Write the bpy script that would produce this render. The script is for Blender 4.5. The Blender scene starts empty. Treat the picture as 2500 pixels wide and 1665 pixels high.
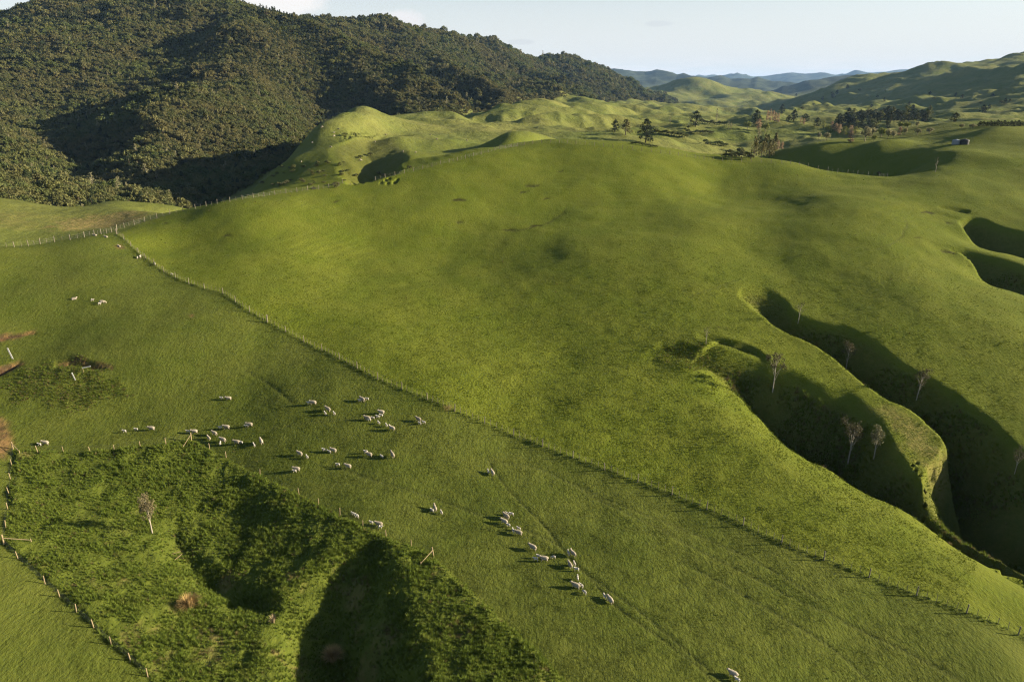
import bpy, bmesh, math, random
import numpy as np
from mathutils import Vector, Matrix

S = bpy.context.scene
R = math.radians

# ------------------------------------------------------------------ camera
CAM_Z = 50.0
PITCH = R(20.2)
FPX, PW, PH = 1700.0, 2500.0, 1665.0
cam_d = bpy.data.cameras.new("camera")
cam = bpy.data.objects.new("camera", cam_d)
S.collection.objects.link(cam)
cam.location = (0, 0, CAM_Z)
cam.rotation_euler = (math.pi / 2 - PITCH, 0, 0)
cam_d.sensor_fit = 'HORIZONTAL'
cam_d.sensor_width = 36.0
cam_d.lens = 36.0 * FPX / PW
cam_d.clip_start = 0.5
cam_d.clip_end = 120000.0
S.camera = cam

# ------------------------------------------------------------------ light
SUN_EL, SUN_AZ = R(15.5), R(87.0)          # azimuth clockwise from +Y (view direction)
world = bpy.data.worlds.new("World")
S.world = world
world.use_nodes = True
wn, wl = world.node_tree.nodes, world.node_tree.links
wn.clear()
w_out = wn.new("ShaderNodeOutputWorld")
w_bg = wn.new("ShaderNodeBackground")
w_sky = wn.new("ShaderNodeTexSky")
w_sky.sky_type = 'NISHITA'
w_sky.sun_disc = False
w_sky.sun_elevation = SUN_EL
w_sky.sun_rotation = SUN_AZ
w_sky.altitude = 300
w_sky.air_density = 1.0
w_sky.dust_density = 0.6
w_sky.ozone_density = 1.0
w_bg.inputs['Strength'].default_value = 0.05
# thin high veil and low cumulus along the horizon, in the sky itself
def wnode(t, **k):
    q = wn.new(t)
    for a, b in k.items(): setattr(q, a, b)
    return q
def wmath(op, a, b=0.0, clamp=False):
    q = wnode("ShaderNodeMath", operation=op, use_clamp=clamp)
    for i, v in ((0, a), (1, b)):
        if hasattr(v, 'links'): wl.new(v, q.inputs[i])
        else: q.inputs[i].default_value = v
    return q.outputs[0]
def wrange(f, lo, hi, a=0.0, b=1.0):
    q = wnode("ShaderNodeMapRange", clamp=True, interpolation_type='SMOOTHSTEP'); wl.new(f, q.inputs[0])
    for i, v in zip((1, 2, 3, 4), (lo, hi, a, b)): q.inputs[i].default_value = v
    return q.outputs[0]
def wmix(f, a, b):
    q = wnode("ShaderNodeMix", data_type='RGBA')
    if hasattr(f, 'links'): wl.new(f, q.inputs[0])
    else: q.inputs[0].default_value = f
    for i, v in ((6, a), (7, b)):
        if hasattr(v, 'links'): wl.new(v, q.inputs[i])
        else: q.inputs[i].default_value = (*v, 1.0)
    return q.outputs[2]
w_tc = wn.new("ShaderNodeTexCoord")
w_sep = wn.new("ShaderNodeSeparateXYZ"); wl.new(w_tc.outputs['Generated'], w_sep.inputs[0])
dx_, dy_, dz_ = w_sep.outputs
hsv = wnode("ShaderNodeHueSaturation"); hsv.inputs['Saturation'].default_value = 0.9; wl.new(w_sky.outputs[0], hsv.inputs['Color'])
veil = wrange(dz_, 0.0, 0.24, 0.92, 0.0)
sky_c = wmix(veil, hsv.outputs[0], (5.0, 5.1, 5.25))
# cloud noise, flattened towards the horizon
den = wmath('MAXIMUM', dz_, 0.012)
cmb = wn.new("ShaderNodeCombineXYZ")
wl.new(wmath('MULTIPLY', wmath('DIVIDE', dx_, wmath('ADD', den, 0.10)), 1.0), cmb.inputs[0]); wl.new(wmath('DIVIDE', dy_, wmath('ADD', den, 0.10)), cmb.inputs[1]); wl.new(wmath('MULTIPLY', dz_, 26.0), cmb.inputs[2])
cn = wnode("ShaderNodeTexNoise"); wl.new(cmb.outputs[0], cn.inputs['Vector']); cn.inputs['Scale'].default_value = 1.5; cn.inputs['Detail'].default_value = 6; cn.inputs['Roughness'].default_value = 0.6
low = wmath('MULTIPLY', wrange(cn.outputs[0], 0.43, 0.60), wrange(dz_, 0.010, 0.040, 0.9, 0.0))
sky_c = wmix(low, sky_c, (5.6, 5.4, 5.3))
# one white bank of cloud standing behind the bush range, another smaller one right of it
def bank(c, col, ax, az, thick):
    global sky_c
    th_ = math.radians(ax)
    ddx = wmath('SUBTRACT', wmath('ARCTAN2', dx_, dy_), th_); ddz = wmath('SUBTRACT', dz_, math.sin(math.radians(az)))
    d = wmath('SQRT', wmath('ADD', wmath('POWER', wmath('DIVIDE', ddx, thick[0]), 2.0), wmath('POWER', wmath('DIVIDE', ddz, thick[1]), 2.0)))
    d = wmath('ADD', d, wmath('MULTIPLY', wmath('SUBTRACT', cn2.outputs[0], 0.5), 1.5))
    sky_c = wmix(wmath('MULTIPLY', wrange(d, 0.55, 1.1, 1.0, 0.0), c), sky_c, col)
cn2 = wnode("ShaderNodeTexNoise"); wl.new(w_tc.outputs['Generated'], cn2.inputs['Vector']); cn2.inputs['Scale'].default_value = 18; cn2.inputs['Detail'].default_value = 6; cn2.inputs['Roughness'].default_value = 0.62
bank(0.95, (6.0, 5.8, 5.6), -17.5, 6.0, (0.075, 0.030))
bank(0.8, (5.6, 5.4, 5.4), -8.6, 4.4, (0.035, 0.016))
bank(0.25, (3.4, 3.5, 3.8), 0.5, 3.0, (0.02, 0.004))
bank(0.25, (3.4, 3.5, 3.8), 11.0, 4.2, (0.02, 0.004))
wl.new(sky_c, w_bg.inputs['Color'])
wl.new(w_bg.outputs[0], w_out.inputs['Surface'])

sun_d = bpy.data.lights.new("sun", 'SUN')
sun = bpy.data.objects.new("sun", sun_d)
S.collection.objects.link(sun)
sun_d.energy = 5.0
sun_d.angle = R(0.55)
sun_d.color = (1.0, 0.86, 0.62)
sdir = Vector((math.sin(SUN_AZ) * math.cos(SUN_EL), math.cos(SUN_AZ) * math.cos(SUN_EL), math.sin(SUN_EL)))
sun.rotation_euler = sdir.to_track_quat('Z', 'Y').to_euler()
sun.location = (300, 0, 400)

S.view_settings.view_transform = 'Standard'
S.view_settings.look = 'None'
S.view_settings.gamma = 1.0
S.view_settings.use_curve_mapping = False
S.view_settings.exposure = 1.74
S.render.engine = 'CYCLES'
S.cycles.max_bounces = 5
S.cycles.diffuse_bounces = 2
S.cycles.glossy_bounces = 1
S.cycles.transmission_bounces = 2
S.cycles.transparent_max_bounces = 8
S.cycles.volume_bounces = 0
S.cycles.use_denoising = True
S.cycles.denoiser = 'OPENIMAGEDENOISE'
S.cycles.denoising_prefilter = 'NONE'
S.cycles.filter_width = 1.2
S.cycles.sample_clamp_indirect = 6.0

# ------------------------------------------------------------------ helpers
def link(o, parent=None):
    S.collection.objects.link(o)
    if parent is not None:
        o.parent = parent
    return o

def tag(o, label=None, cat=None, group=None, kind=None):
    if label: o["label"] = label
    if cat: o["category"] = cat
    if group: o["group"] = group
    if kind: o["kind"] = kind
    return o

def mesh_np(name, co, faces, mat=None, smooth=False):
    """mesh from numpy arrays; faces is an (n,k) int array (k = 3 or 4) or list of such arrays"""
    me = bpy.data.meshes.new(name)
    fl = faces if isinstance(faces, list) else [faces]
    fl = [np.asarray(f, dtype=np.int32) for f in fl if len(f)]
    co = np.asarray(co, dtype=np.float32)
    me.vertices.add(len(co))
    me.vertices.foreach_set("co", co.ravel())
    nl = sum(f.size for f in fl)
    npoly = sum(len(f) for f in fl)
    me.loops.add(nl)
    me.polygons.add(npoly)
    me.loops.foreach_set("vertex_index", np.concatenate([f.ravel() for f in fl]))
    tot = np.concatenate([np.full(len(f), f.shape[1], dtype=np.int32) for f in fl])
    st = np.zeros(npoly, dtype=np.int32)
    st[1:] = np.cumsum(tot)[:-1]
    me.polygons.foreach_set("loop_start", st)
    me.polygons.foreach_set("use_smooth", np.full(npoly, smooth, dtype=bool))
    me.update(calc_edges=True)
    if mat:
        me.materials.append(mat)
    return me

def set_attr(me, name, val):
    a = me.attributes.new(name, 'FLOAT', 'POINT')
    a.data.foreach_set("value", np.asarray(val, dtype=np.float32).ravel())

def _h(ix, iy, seed):
    with np.errstate(over='ignore'):
        n = (ix.astype(np.int64) * 374761393 + iy.astype(np.int64) * 668265263 + seed * 974711).astype(np.uint32)
        n = (n ^ (n >> np.uint32(13))) * np.uint32(1274126177)
        n = (n ^ (n >> np.uint32(16))) * np.uint32(2246822519)
        n = n ^ (n >> np.uint32(15))
    return n.astype(np.float64) / 4294967295.0

def vnoise(x, y, seed=0):
    """value noise, -1..1"""
    x = np.asarray(x, float); y = np.asarray(y, float)
    ix, iy = np.floor(x), np.floor(y)
    fx, fy = x - ix, y - iy
    fx = fx * fx * fx * (fx * (fx * 6 - 15) + 10)
    fy = fy * fy * fy * (fy * (fy * 6 - 15) + 10)
    a, b = _h(ix, iy, seed), _h(ix + 1, iy, seed)
    c, d = _h(ix, iy + 1, seed), _h(ix + 1, iy + 1, seed)
    return ((a + (b - a) * fx) + ((c + (d - c) * fx) - (a + (b - a) * fx)) * fy) * 2 - 1

def fbm(x, y, lam, octv=4, seed=0, gain=0.5):
    out = 0.0; amp = 1.0; tot = 0.0
    ca, sa = math.cos(0.6), math.sin(0.6)
    for o in range(octv):
        xx, yy = (x * ca - y * sa) / lam, (x * sa + y * ca) / lam
        out = out + amp * vnoise(xx + 17.3 * o, yy - 9.1 * o, seed + o)
        tot += amp; amp *= gain; lam *= 0.47
        ca, sa = ca * 0.8 - sa * 0.6, sa * 0.8 + ca * 0.6
    return out / tot

def ridged(x, y, lam, octv=3, seed=0):
    out = 0.0; amp = 1.0; tot = 0.0
    for o in range(octv):
        out = out + amp * (1 - 2 * np.abs(vnoise(x / lam + 5.7 * o, y / lam + 3.1 * o, seed + 31 * o)))
        tot += amp; amp *= 0.45; lam *= 0.48
    return out / tot

def sstep(a, b, x):
    t = np.clip((x - a) / (b - a), 0, 1)
    return t * t * (3 - 2 * t)

def inpoly(x, y, poly):
    x = np.asarray(x, float); y = np.asarray(y, float)
    ins = np.zeros(x.shape, bool)
    n = len(poly)
    for i in range(n):
        x0, y0 = poly[i]; x1, y1 = poly[(i + 1) % n]
        if y0 == y1: continue
        c = ((y0 > y) != (y1 > y)) & (x < (x1 - x0) * (y - y0) / (y1 - y0) + x0)
        ins ^= c
    return ins

def segdist(x, y, poly, closed=False):
    d = np.full(np.shape(x), 1e9)
    n = len(poly)
    for i in range(n if closed else n - 1):
        x0, y0 = poly[i]; x1, y1 = poly[(i + 1) % n]
        dx, dy = x1 - x0, y1 - y0
        t = np.clip(((x - x0) * dx + (y - y0) * dy) / (dx * dx + dy * dy + 1e-9), 0, 1)
        d = np.minimum(d, np.hypot(x - x0 - t * dx, y - y0 - t * dy))
    return d

CP, SP = math.cos(PITCH), math.sin(PITCH)
def pix(u, v):
    """bearing and slope of the sight line through a point of the picture (2500 wide)"""
    a = (u - PW / 2) / FPX; b = (v - PH / 2) / FPX
    dy = CP - b * SP; dz = -SP - b * CP
    h = math.hypot(a, dy)
    return math.atan2(a, dy), dz / h

# ------------------------------------------------------------------ survey points of the land
# (u, v, r): seen at that place of the picture, r metres away over the ground;
# ("z", u, v, z): seen there, z metres above the sheep paddock; ("a", deg, r, z): out of the picture
PTS = [
 # --- near, below and beside the drone
 ("a",0,3,-0.5),("a",-60,8,-1),("a",60,8,-5),("a",-70,30,0),("a",70,30,-9),("a",0,20,-1.0),("a",-30,20,-1.5),("a",35,20,-5),
 ("a",-75,90,11),("a",-75,200,20),("a",-75,330,16),("a",75,90,-4),("a",75,200,0),("a",75,350,14),("a",-55,60,1),("a",55,60,-12),
 ("a",50,60,-10),("a",52,110,-2),("a",52,180,4.5),("a",52,260,13),("a",-52,120,13),("a",-52,190,18.5),
 ("z",1250,1665,-0.8),("z",700,1665,-2.2),("z",100,1665,0.6),("z",1900,1665,-2.4),("z",2500,1665,-4.6),
 ("z",50,1330,1.6),("z",54,1117,2.4),("z",467,1075,2.0),("z",1058,1357,-0.2),("z",700,1230,0.2),("z",900,1295,0.5),("z",560,1200,-0.4),("z",600,1300,-1.9),("z",350,1250,-0.4),("z",500,1450,-2.6),("z",250,1500,0.0),
 ("z",0,950,6.0),("z",200,900,7.0),("z",0,800,10.8),("z",400,950,5.4),("z",400,800,9.6),("z",240,737,12.2),("z",0,700,14.2),("z",120,620,16.6),("z",400,690,12.4),
 ("z",800,1000,3.8),("z",800,1120,1.4),("z",1200,1160,0.2),("z",1400,1380,-0.9),("z",1500,1600,-1.2),
 # --- main fence line and upper paddock
 (285,575,187),("z",530,710,11.6),("z",800,850,6.8),("z",1100,995,3.4),("z",1600,1200,-1.0),("z",2000,1380,-2.8),("z",2500,1560,-5.0),
 ("z",1500,1000,2.0),("z",1900,1150,-0.6),("z",2300,1350,-4.2),("z",1000,800,6.4),("z",1250,830,4.2),("z",1500,830,4.6),
 ("z",700,640,13.0),("z",900,620,10.5),("z",1050,560,13.0),("z",1250,650,9.0),("z",1400,640,10.2),("z",1600,650,9.8),("z",1700,740,7.6),
 ("z",1250,480,18.5),("z",1500,480,17.0),("z",1750,560,13.4),("z",1750,470,16.0),("z",600,560,16.6),("z",450,560,15.2),("z",520,530,17.2),
 ("z",2000,600,12.0),("z",1950,700,8.6),("z",2200,700,8.8),("z",2200,850,4.2),("z",2480,900,2.8),("z",2400,700,8.4),
 ("z",2000,480,17.4),("z",2050,450,19.2),("z",2150,455,19.3),("z",2240,455,20.2),("z",1950,440,19.9),("z",2250,500,17.2),("z",2450,480,19.0),("z",2300,600,12.2),
 # --- crest with the ridge fence
 (420,520,213),(480,508,222),(600,485,240),(740,466,254),(870,450,266),(1000,420,276),(1130,388,285),(1250,358,292),(1330,346,298),(1420,353,298),(1560,367,296),
 (1740,391,290),(1850,396,287),(1950,402,284),(2080,419,278),(2180,426,272),(2280,424,270),(2400,400,288),(2500,385,300),
 # dip behind it
 (420,545,236),(480,545,250),(600,525,276),(740,510,292),(870,500,305),(1000,475,314),(1130,432,322),(1330,410,355),(1420,410,365),(1560,412,370),(1700,420,350),
 # --- near side paddock crest (left fence) and the field beyond it
 (0,605,180),(115,592,183),(200,578,186),(-200,620,176),(0,606,190),(115,597,193),(200,580,196),
 (0,560,214),(150,550,220),(280,535,220),(380,512,232),(0,492,285),(100,503,280),(199,510,276),(264,495,284),(344,497,276),(430,503,262),(-200,490,290),
 (-200,540,325),(0,545,322),(199,545,316),(344,540,312),(440,540,300),
 # --- gully behind tank hill fence, tank hill
 (1750,450,325),(1900,440,325),(2050,440,315),(2180,437,304),
 (1880,400,336),(2000,372,340),(2120,368,337),(2230,372,327),(2330,372,305),(2420,365,312),
 (1850,386,372),(2000,352,385),(2150,334,398),(2300,314,410),(2450,303,420),(2560,306,425),(2340,352,338),(2250,350,360),(2150,348,360),
 (1850,415,430),(2000,390,470),(2300,350,520),(2500,340,530),(2700,310,430),
 # --- mid green hills
 (560,498,310),(650,465,325),(760,455,325),(850,448,322),(960,425,322),(1050,412,322),(1180,392,328),
 (620,470,352),(700,408,388),(770,342,430),(826,308,455),(880,275,482),(950,298,490),(1040,330,470),(1100,345,440),(1150,365,395),
 (1000,368,395),(960,340,440),(900,330,430),(1190,372,350),(1235,336,372),(1300,342,378),(1240,345,420),
 (560,500,372),(640,455,420),(720,400,470),(780,345,505),(850,305,530),
 (1030,292,580),(980,312,560),(1110,325,520),(1160,305,610),(1215,262,700),(1270,290,640),(1312,251,850),(1350,300,620),(1400,332,480),(1400,278,820),
 (1500,335,480),(1500,300,700),(1500,262,1200),(1600,345,480),(1600,305,760),(1600,278,1250),(1700,358,520),(1700,315,760),(1700,283,1250),
 (1800,320,760),(1800,290,1200),(1920,338,620),(1900,305,900),(2000,283,1250),(1440,247,1200),(1560,255,1600),(1650,262,1900),
 # --- foot of the bush range
 (-300,500,345),(0,478,360),(150,470,385),(300,475,390),(400,490,385),(480,505,395),(600,455,455),(720,378,520),(770,345,560),(880,300,620),(960,308,660),(1040,312,700),(1130,305,770),
 (1210,282,860),(1300,268,1020),(1400,250,1350),(1500,246,1650),(1600,252,2050),(1660,262,2400),
 # --- bush range: near left spur, gully, main spurs
 (-300,330,520),(-100,280,600),(0,300,600),(60,420,470),(130,440,455),(220,455,470),(330,460,455),
 (420,440,470),(366,366,520),(342,274,600),(368,197,700),(300,230,760),(180,240,800),(100,308,680),(238,372,590),(160,408,530),(60,360,560),
 (440,170,820),(500,90,900),(568,25,960),(520,60,1000),(440,100,980),(380,60,1020),(250,40,1060),(130,60,1000),(0,130,930),(0,220,800),(-200,150,850),
 (500,350,570),(600,380,530),(650,300,610),(600,200,740),(750,300,640),(700,150,860),(850,220,800),(800,100,1050),(950,200,950),(1050,250,880),(900,120,1150),(1000,150,1200),(1100,200,1150),(1150,230,1020),(1200,180,1500),(1250,210,1400),(1300,180,1750),(1350,220,1500),(1450,200,1950),
 # skyline of the range
 (-300,-40,1300),(-100,60,1200),(0,36,1200),(100,5,1200),(250,-30,1250),(400,-35,1250),(560,-10,1230),(640,16,1220),(720,42,1270),(800,38,1310),(880,50,1360),(1000,70,1460),(1060,92,1540),(1130,94,1650),(1185,112,1780),(1230,108,1850),
 (1290,135,2000),(1330,150,2080),(1390,142,2200),(1440,150,2300),(1500,177,2350),(1560,217,2450),(1640,255,2550),
 (0,120,1600),(640,90,1700),(1000,120,2000),(1230,150,2400),(1400,180,2800),(1560,225,3000),
 # --- green hills at the valley end
 (1680,196,3400),(1620,226,3300),(1735,236,3200),(1785,231,3000),(1835,248,2900),(1700,255,2700),(1790,258,2500),(1850,262,2300),(1600,225,3000),(1680,225,4300),(1790,236,4200),
 # --- right hand hills
 (1920,243,2800),(1960,237,2700),(2025,217,2650),(2091,199,2600),(2147,196,2550),(2194,183,2500),(2264,173,2450),(2334,170,2400),(2427,157,2250),(2500,145,2150),(2700,110,2100),
 (2000,255,2300),(2100,262,1850),(2150,235,2100),(2200,272,1500),(2300,250,1650),(2300,215,1950),(2400,270,1250),(2400,225,1650),(2500,285,950),(2500,250,1250),(2500,205,1650),(2700,270,1000),
 (2100,290,1250),(2250,288,1100),(2380,300,850),(2100,230,3400),(2300,200,3300),(2500,180,3200),(2000,240,3600),
 # --- flat valley beyond, high land out of view at the sides
 (1900,236,4600),(2100,222,5200),(1600,222,5200),
 ("a",-60,1200,160),("a",-60,2500,180),("a",60,1000,25),("a",60,2200,220),("a",46,2200,175),("a",50,1700,150),("a",48,2800,220),("a",50,1200,50),("a",-70,600,60),("a",60,4000,60),("a",-60,5000,60),  # unseen high ridge at the right, added to cast shade on the right hills
 ("a",0,6000,-20),("a",-30,6000,20),("a",30,6000,0),("a",0,20000,-40),("a",-60,20000,-40),("a",60,20000,-40),("a",0,60000,-60),("a",-75,60000,-60),("a",75,60000,-60),
]
LS = 0.62
pa, pv = [], []
for p in PTS:
    if p[0] == "a":
        th, r, z = R(p[1]), p[2], p[3]
    elif p[0] == "z":
        th, t = pix(p[1], p[2]); z = p[3]; r = (z - CAM_Z) / t
    else:
        th, t = pix(p[0], p[1]); r = p[2]; z = CAM_Z + t * r
    pa.append((th, LS * math.log(r))); pv.append(z / r)
pa = np.array(pa); pv = np.array(pv)

def tps(d2):
    return 0.5 * d2 * np.log(d2 + 1e-12)
n = len(pa)
D = ((pa[:, None, :] - pa[None, :, :]) ** 2).sum(-1)
A = np.zeros((n + 3, n + 3))
A[:n, :n] = tps(D) + np.eye(n) * 2e-5
A[:n, n] = 1; A[:n, n + 1:] = pa; A[n, :n] = 1; A[n + 1:, :n] = pa.T
W = np.linalg.solve(A, np.concatenate([pv, np.zeros(3)]))

# land grid: bearing x log distance
TH = np.concatenate([np.linspace(-1.35, -0.74, 36)[:-1], np.linspace(-0.74, 0.74, 660), np.linspace(0.74, 1.35, 36)[1:]])
def lsp(a, b, n): return np.linspace(math.log(a), math.log(b), n)
LR = np.concatenate([lsp(3, 38, 40)[:-1], lsp(38, 430, 560)[:-1], lsp(430, 4500, 340)[:-1], lsp(4500, 60000, 110)])
NT, NR = len(TH), len(LR)
cth = np.linspace(TH[0], TH[-1], 240); clr = np.linspace(LR[0], LR[-1], 420)
cc = np.stack(np.meshgrid(cth, clr * LS, indexing='ij'), -1).reshape(-1, 2)
cv = np.empty(len(cc))
for i in range(0, len(cc), 8000):
    q = cc[i:i + 8000]
    d2 = ((q ** 2).sum(1)[:, None] + (pa ** 2).sum(1)[None, :] - 2 * q @ pa.T).clip(0)
    cv[i:i + 8000] = tps(d2) @ W[:n] + W[n] + q @ W[n + 1:]
cv = cv.reshape(240, 420)
def cubic_rows(src, xs, xq):
    """Catmull-Rom along axis 0 on a uniform grid"""
    f = (xq - xs[0]) / (xs[1] - xs[0]); i = np.clip(np.floor(f).astype(int), 0, len(xs) - 2); t = (f - i)[:, None]
    g = lambda k: src[np.clip(i + k, 0, len(xs) - 1)]
    p0, p1, p2, p3 = g(-1), g(0), g(1), g(2)
    return 0.5 * (2 * p1 + (p2 - p0) * t + (2 * p0 - 5 * p1 + 4 * p2 - p3) * t * t + (3 * p1 - p0 - 3 * p2 + p3) * t ** 3)
fine = cubic_rows(cv, cth, TH)
fine = cubic_rows(fine.T, clr, LR).T
RR = np.exp(LR)
gx = np.sin(TH)[:, None] * RR[None, :]
gy = np.cos(TH)[:, None] * RR[None, :]
gr = np.broadcast_to(RR[None, :], gx.shape)
gth = np.broadcast_to(TH[:, None], gx.shape)
Z = fine * RR[None, :]

def cast(u, v, Zg=None, rmin=6.0):
    """first ground point on the sight line"""
    Zg = Z if Zg is None else Zg
    th, t = pix(u, v)
    f = np.interp(th, TH, np.arange(NT)); i = min(int(f), NT - 2); w = f - i
    col = Zg[i] * (1 - w) + Zg[i + 1] * w
    e = col - CAM_Z - t * RR
    ok = np.where((e >= 0) & (RR > rmin))[0]
    if len(ok) == 0: return None
    j = ok[0]
    if j == 0: return None
    k = e[j - 1] / (e[j - 1] - e[j])
    r = RR[j - 1] + (RR[j] - RR[j - 1]) * k
    return (math.sin(th) * r, math.cos(th) * r, CAM_Z + t * r)

def ground(x, y):
    th = np.arctan2(x, y); lr = np.log(np.hypot(x, y))
    fi = np.interp(th, TH, np.arange(NT)); fj = np.interp(lr, LR, np.arange(NR))
    i = np.minimum(fi.astype(int) if hasattr(fi, 'astype') else int(fi), NT - 2)
    j = np.minimum(fj.astype(int) if hasattr(fj, 'astype') else int(fj), NR - 2)
    a, b = fi - i, fj - j
    return (Z[i, j] * (1 - a) + Z[i + 1, j] * a) * (1 - b) + (Z[i, j + 1] * (1 - a) + Z[i + 1, j + 1] * a) * b

def dense(pts, k=10, smooth=True):
    """Catmull-Rom through 2-D points"""
    P = np.array(pts, float)
    if len(P) < 3 or not smooth:
        return [tuple(q) for q in P]
    Q = np.vstack([2 * P[0] - P[1], P, 2 * P[-1] - P[-2]]); out = []
    for i in range(1, len(Q) - 2):
        for t in np.linspace(0, 1, k, endpoint=False):
            p0, p1, p2, p3 = Q[i - 1:i + 3]
            out.append(tuple(0.5 * (2 * p1 + (p2 - p0) * t + (2 * p0 - 5 * p1 + 4 * p2 - p3) * t * t + (3 * p1 - p0 - 3 * p2 + p3) * t ** 3)))
    out.append(tuple(P[-1]))
    return out

def arc_resample(P, n):
    P = np.array(P, float); d = np.r_[0, np.cumsum(np.hypot(*np.diff(P, axis=0).T))]
    s = np.linspace(0, d[-1], n)
    return np.stack([np.interp(s, d, P[:, 0]), np.interp(s, d, P[:, 1])], 1)

Zb = Z.copy()                                         # land before the gullies are cut
CARVE = np.zeros_like(Z)
def gully(Lp, Rp, depth, c=0.4, pl=1.0, pr=1.0, n=48, mode='max', wob=0.0):
    """cut between a left and a right lip (given in the picture, laid on the uncut land)"""
    global CARVE
    def w(pts): return [cast(u, v, Zb)[:2] for u, v in pts]
    L = arc_resample(dense(w(Lp), 8), n); Rr = arc_resample(dense(w(Rp), 8), n)
    dep = np.interp(np.linspace(0, 1, n), np.linspace(0, 1, len(depth)), depth)
    allp = np.vstack([L, Rr]); x0, y0 = allp.min(0) - 2; x1, y1 = allp.max(0) + 2
    sel = np.where((gx > x0) & (gx < x1) & (gy > y0) & (gy < y1))
    px, py = gx[sel], gy[sel]
    if wob:
        px = px + fbm(px, py, 7, 3, 5) * wob; py = py + fbm(px, py, 7, 3, 9) * wob
    acc = np.zeros(len(px))
    for k in range(n - 1):
        a, b, cq, d = L[k], Rr[k], L[k + 1], Rr[k + 1]
        q = np.array([a, b, cq, d]); m0, m1 = q.min(0) - 0.5, q.max(0) + 0.5
        idx = np.where((px >= m0[0]) & (px <= m1[0]) & (py >= m0[1]) & (py <= m1[1]))[0]
        if len(idx) == 0: continue
        X, Y = px[idx], py[idx]
        s = np.full(len(idx), 0.5); t = np.full(len(idx), 0.5)
        for _ in range(8):                            # inverse bilinear by Newton
            ex = a[0] + (b[0] - a[0]) * s + (cq[0] - a[0]) * t + (a[0] - b[0] - cq[0] + d[0]) * s * t - X
            ey = a[1] + (b[1] - a[1]) * s + (cq[1] - a[1]) * t + (a[1] - b[1] - cq[1] + d[1]) * s * t - Y
            j11 = (b[0] - a[0]) + (a[0] - b[0] - cq[0] + d[0]) * t; j12 = (cq[0] - a[0]) + (a[0] - b[0] - cq[0] + d[0]) * s
            j21 = (b[1] - a[1]) + (a[1] - b[1] - cq[1] + d[1]) * t; j22 = (cq[1] - a[1]) + (a[1] - b[1] - cq[1] + d[1]) * s
            det = j11 * j22 - j12 * j21; det = np.where(np.abs(det) < 1e-6, 1e-6, det)
            s = np.clip(s - (j22 * ex - j12 * ey) / det, -3, 4); t = np.clip(t - (-j21 * ex + j11 * ey) / det, -3, 4)
        ok = (s >= 0) & (s <= 1) & (t >= -0.02) & (t <= 1.02)
        s, t, idx = s[ok], t[ok], idx[ok]
        x = np.where(s < c, s / c, (1 - s) / (1 - c)).clip(0, 1)
        e = np.where(s < c, pl, pr)
        x = x ** e
        prof = 0.55 * x + 0.45 * x * x * (3 - 2 * x)
        val = prof * (dep[k] + (dep[k + 1] - dep[k]) * t.clip(0, 1))
        acc[idx] = np.maximum(acc[idx], val)
    if mode == 'max':
        CARVE[sel] = np.maximum(CARVE[sel], acc)
    else:
        CARVE[sel] += acc
# ------------------------------------------------------------------ mounds: soft swells (picture place, height m, half-length m along / across, bearing)
def mound(u, v, h, la, lb, deg=0.0, dx=0, dy=0):
    global Z
    c = cast(u, v, Zb)
    x0, y0 = c[0] + dx, c[1] + dy
    ca, sa = math.cos(R(deg)), math.sin(R(deg))
    X, Y = gx - x0, gy - y0
    a = X * ca + Y * sa; b = -X * sa + Y * ca
    Z = Z + h * np.exp(-0.5 * ((a / la) ** 2 + (b / lb) ** 2))

MOUNDS = [
 (1440, 655, 0.5, 28, 14, 70), (1290, 690, -0.2, 20, 11, 60), (1640, 615, 1.7, 28, 13, 60), (1500, 640, -0.5, 18, 12, 60),
 (2060, 545, 1.7, 26, 12, 70), (1930, 540, -0.3, 20, 10, 70), (1620, 440, 2.2, 36, 15, 75), (1480, 420, 0.8, 25, 13, 75),
 (520, 545, 1.0, 14, 11, 30), (430, 600, -0.9, 10, 8, 30), (1120, 700, 0.8, 22, 11, 60), (900, 720, -0.5, 20, 11, 60),
 (1780, 860, 0.6, 10, 7, 30), (2250, 760, 0.6, 16, 8, 60), (2430, 800, 0.6, 12, 8, 60), (1000, 560, 0.8, 22, 12, 70), (800, 580, -0.6, 20, 12, 70),
 (1250, 560, -0.5, 20, 11, 60), (1350, 830, -0.4, 16, 9, 60), (1180, 880, 0.4, 16, 8, 60),
  (420, 800, 0.5, 18, 8, 60), (620, 900, -0.4, 16, 8, 60), (100, 960, 0.6, 7, 6, 20), (260, 1000, -0.5, 9, 5, 0),
]
for m in MOUNDS: mound(m[0], m[1], m[2] * 1.7, *m[3:])
def hump(u, r, h, la, lb, deg=0.0):
    global Z
    th, _ = pix(u, 300); x0, y0 = math.sin(th) * r, math.cos(th) * r
    ca, sa = math.cos(R(deg)), math.sin(R(deg))
    X, Y = gx - x0, gy - y0
    d = np.sqrt(((X * ca + Y * sa) / la) ** 2 + ((-X * sa + Y * ca) / lb) ** 2)
    Z = Z + h * np.exp(-np.abs(d) ** 1.7)
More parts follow.
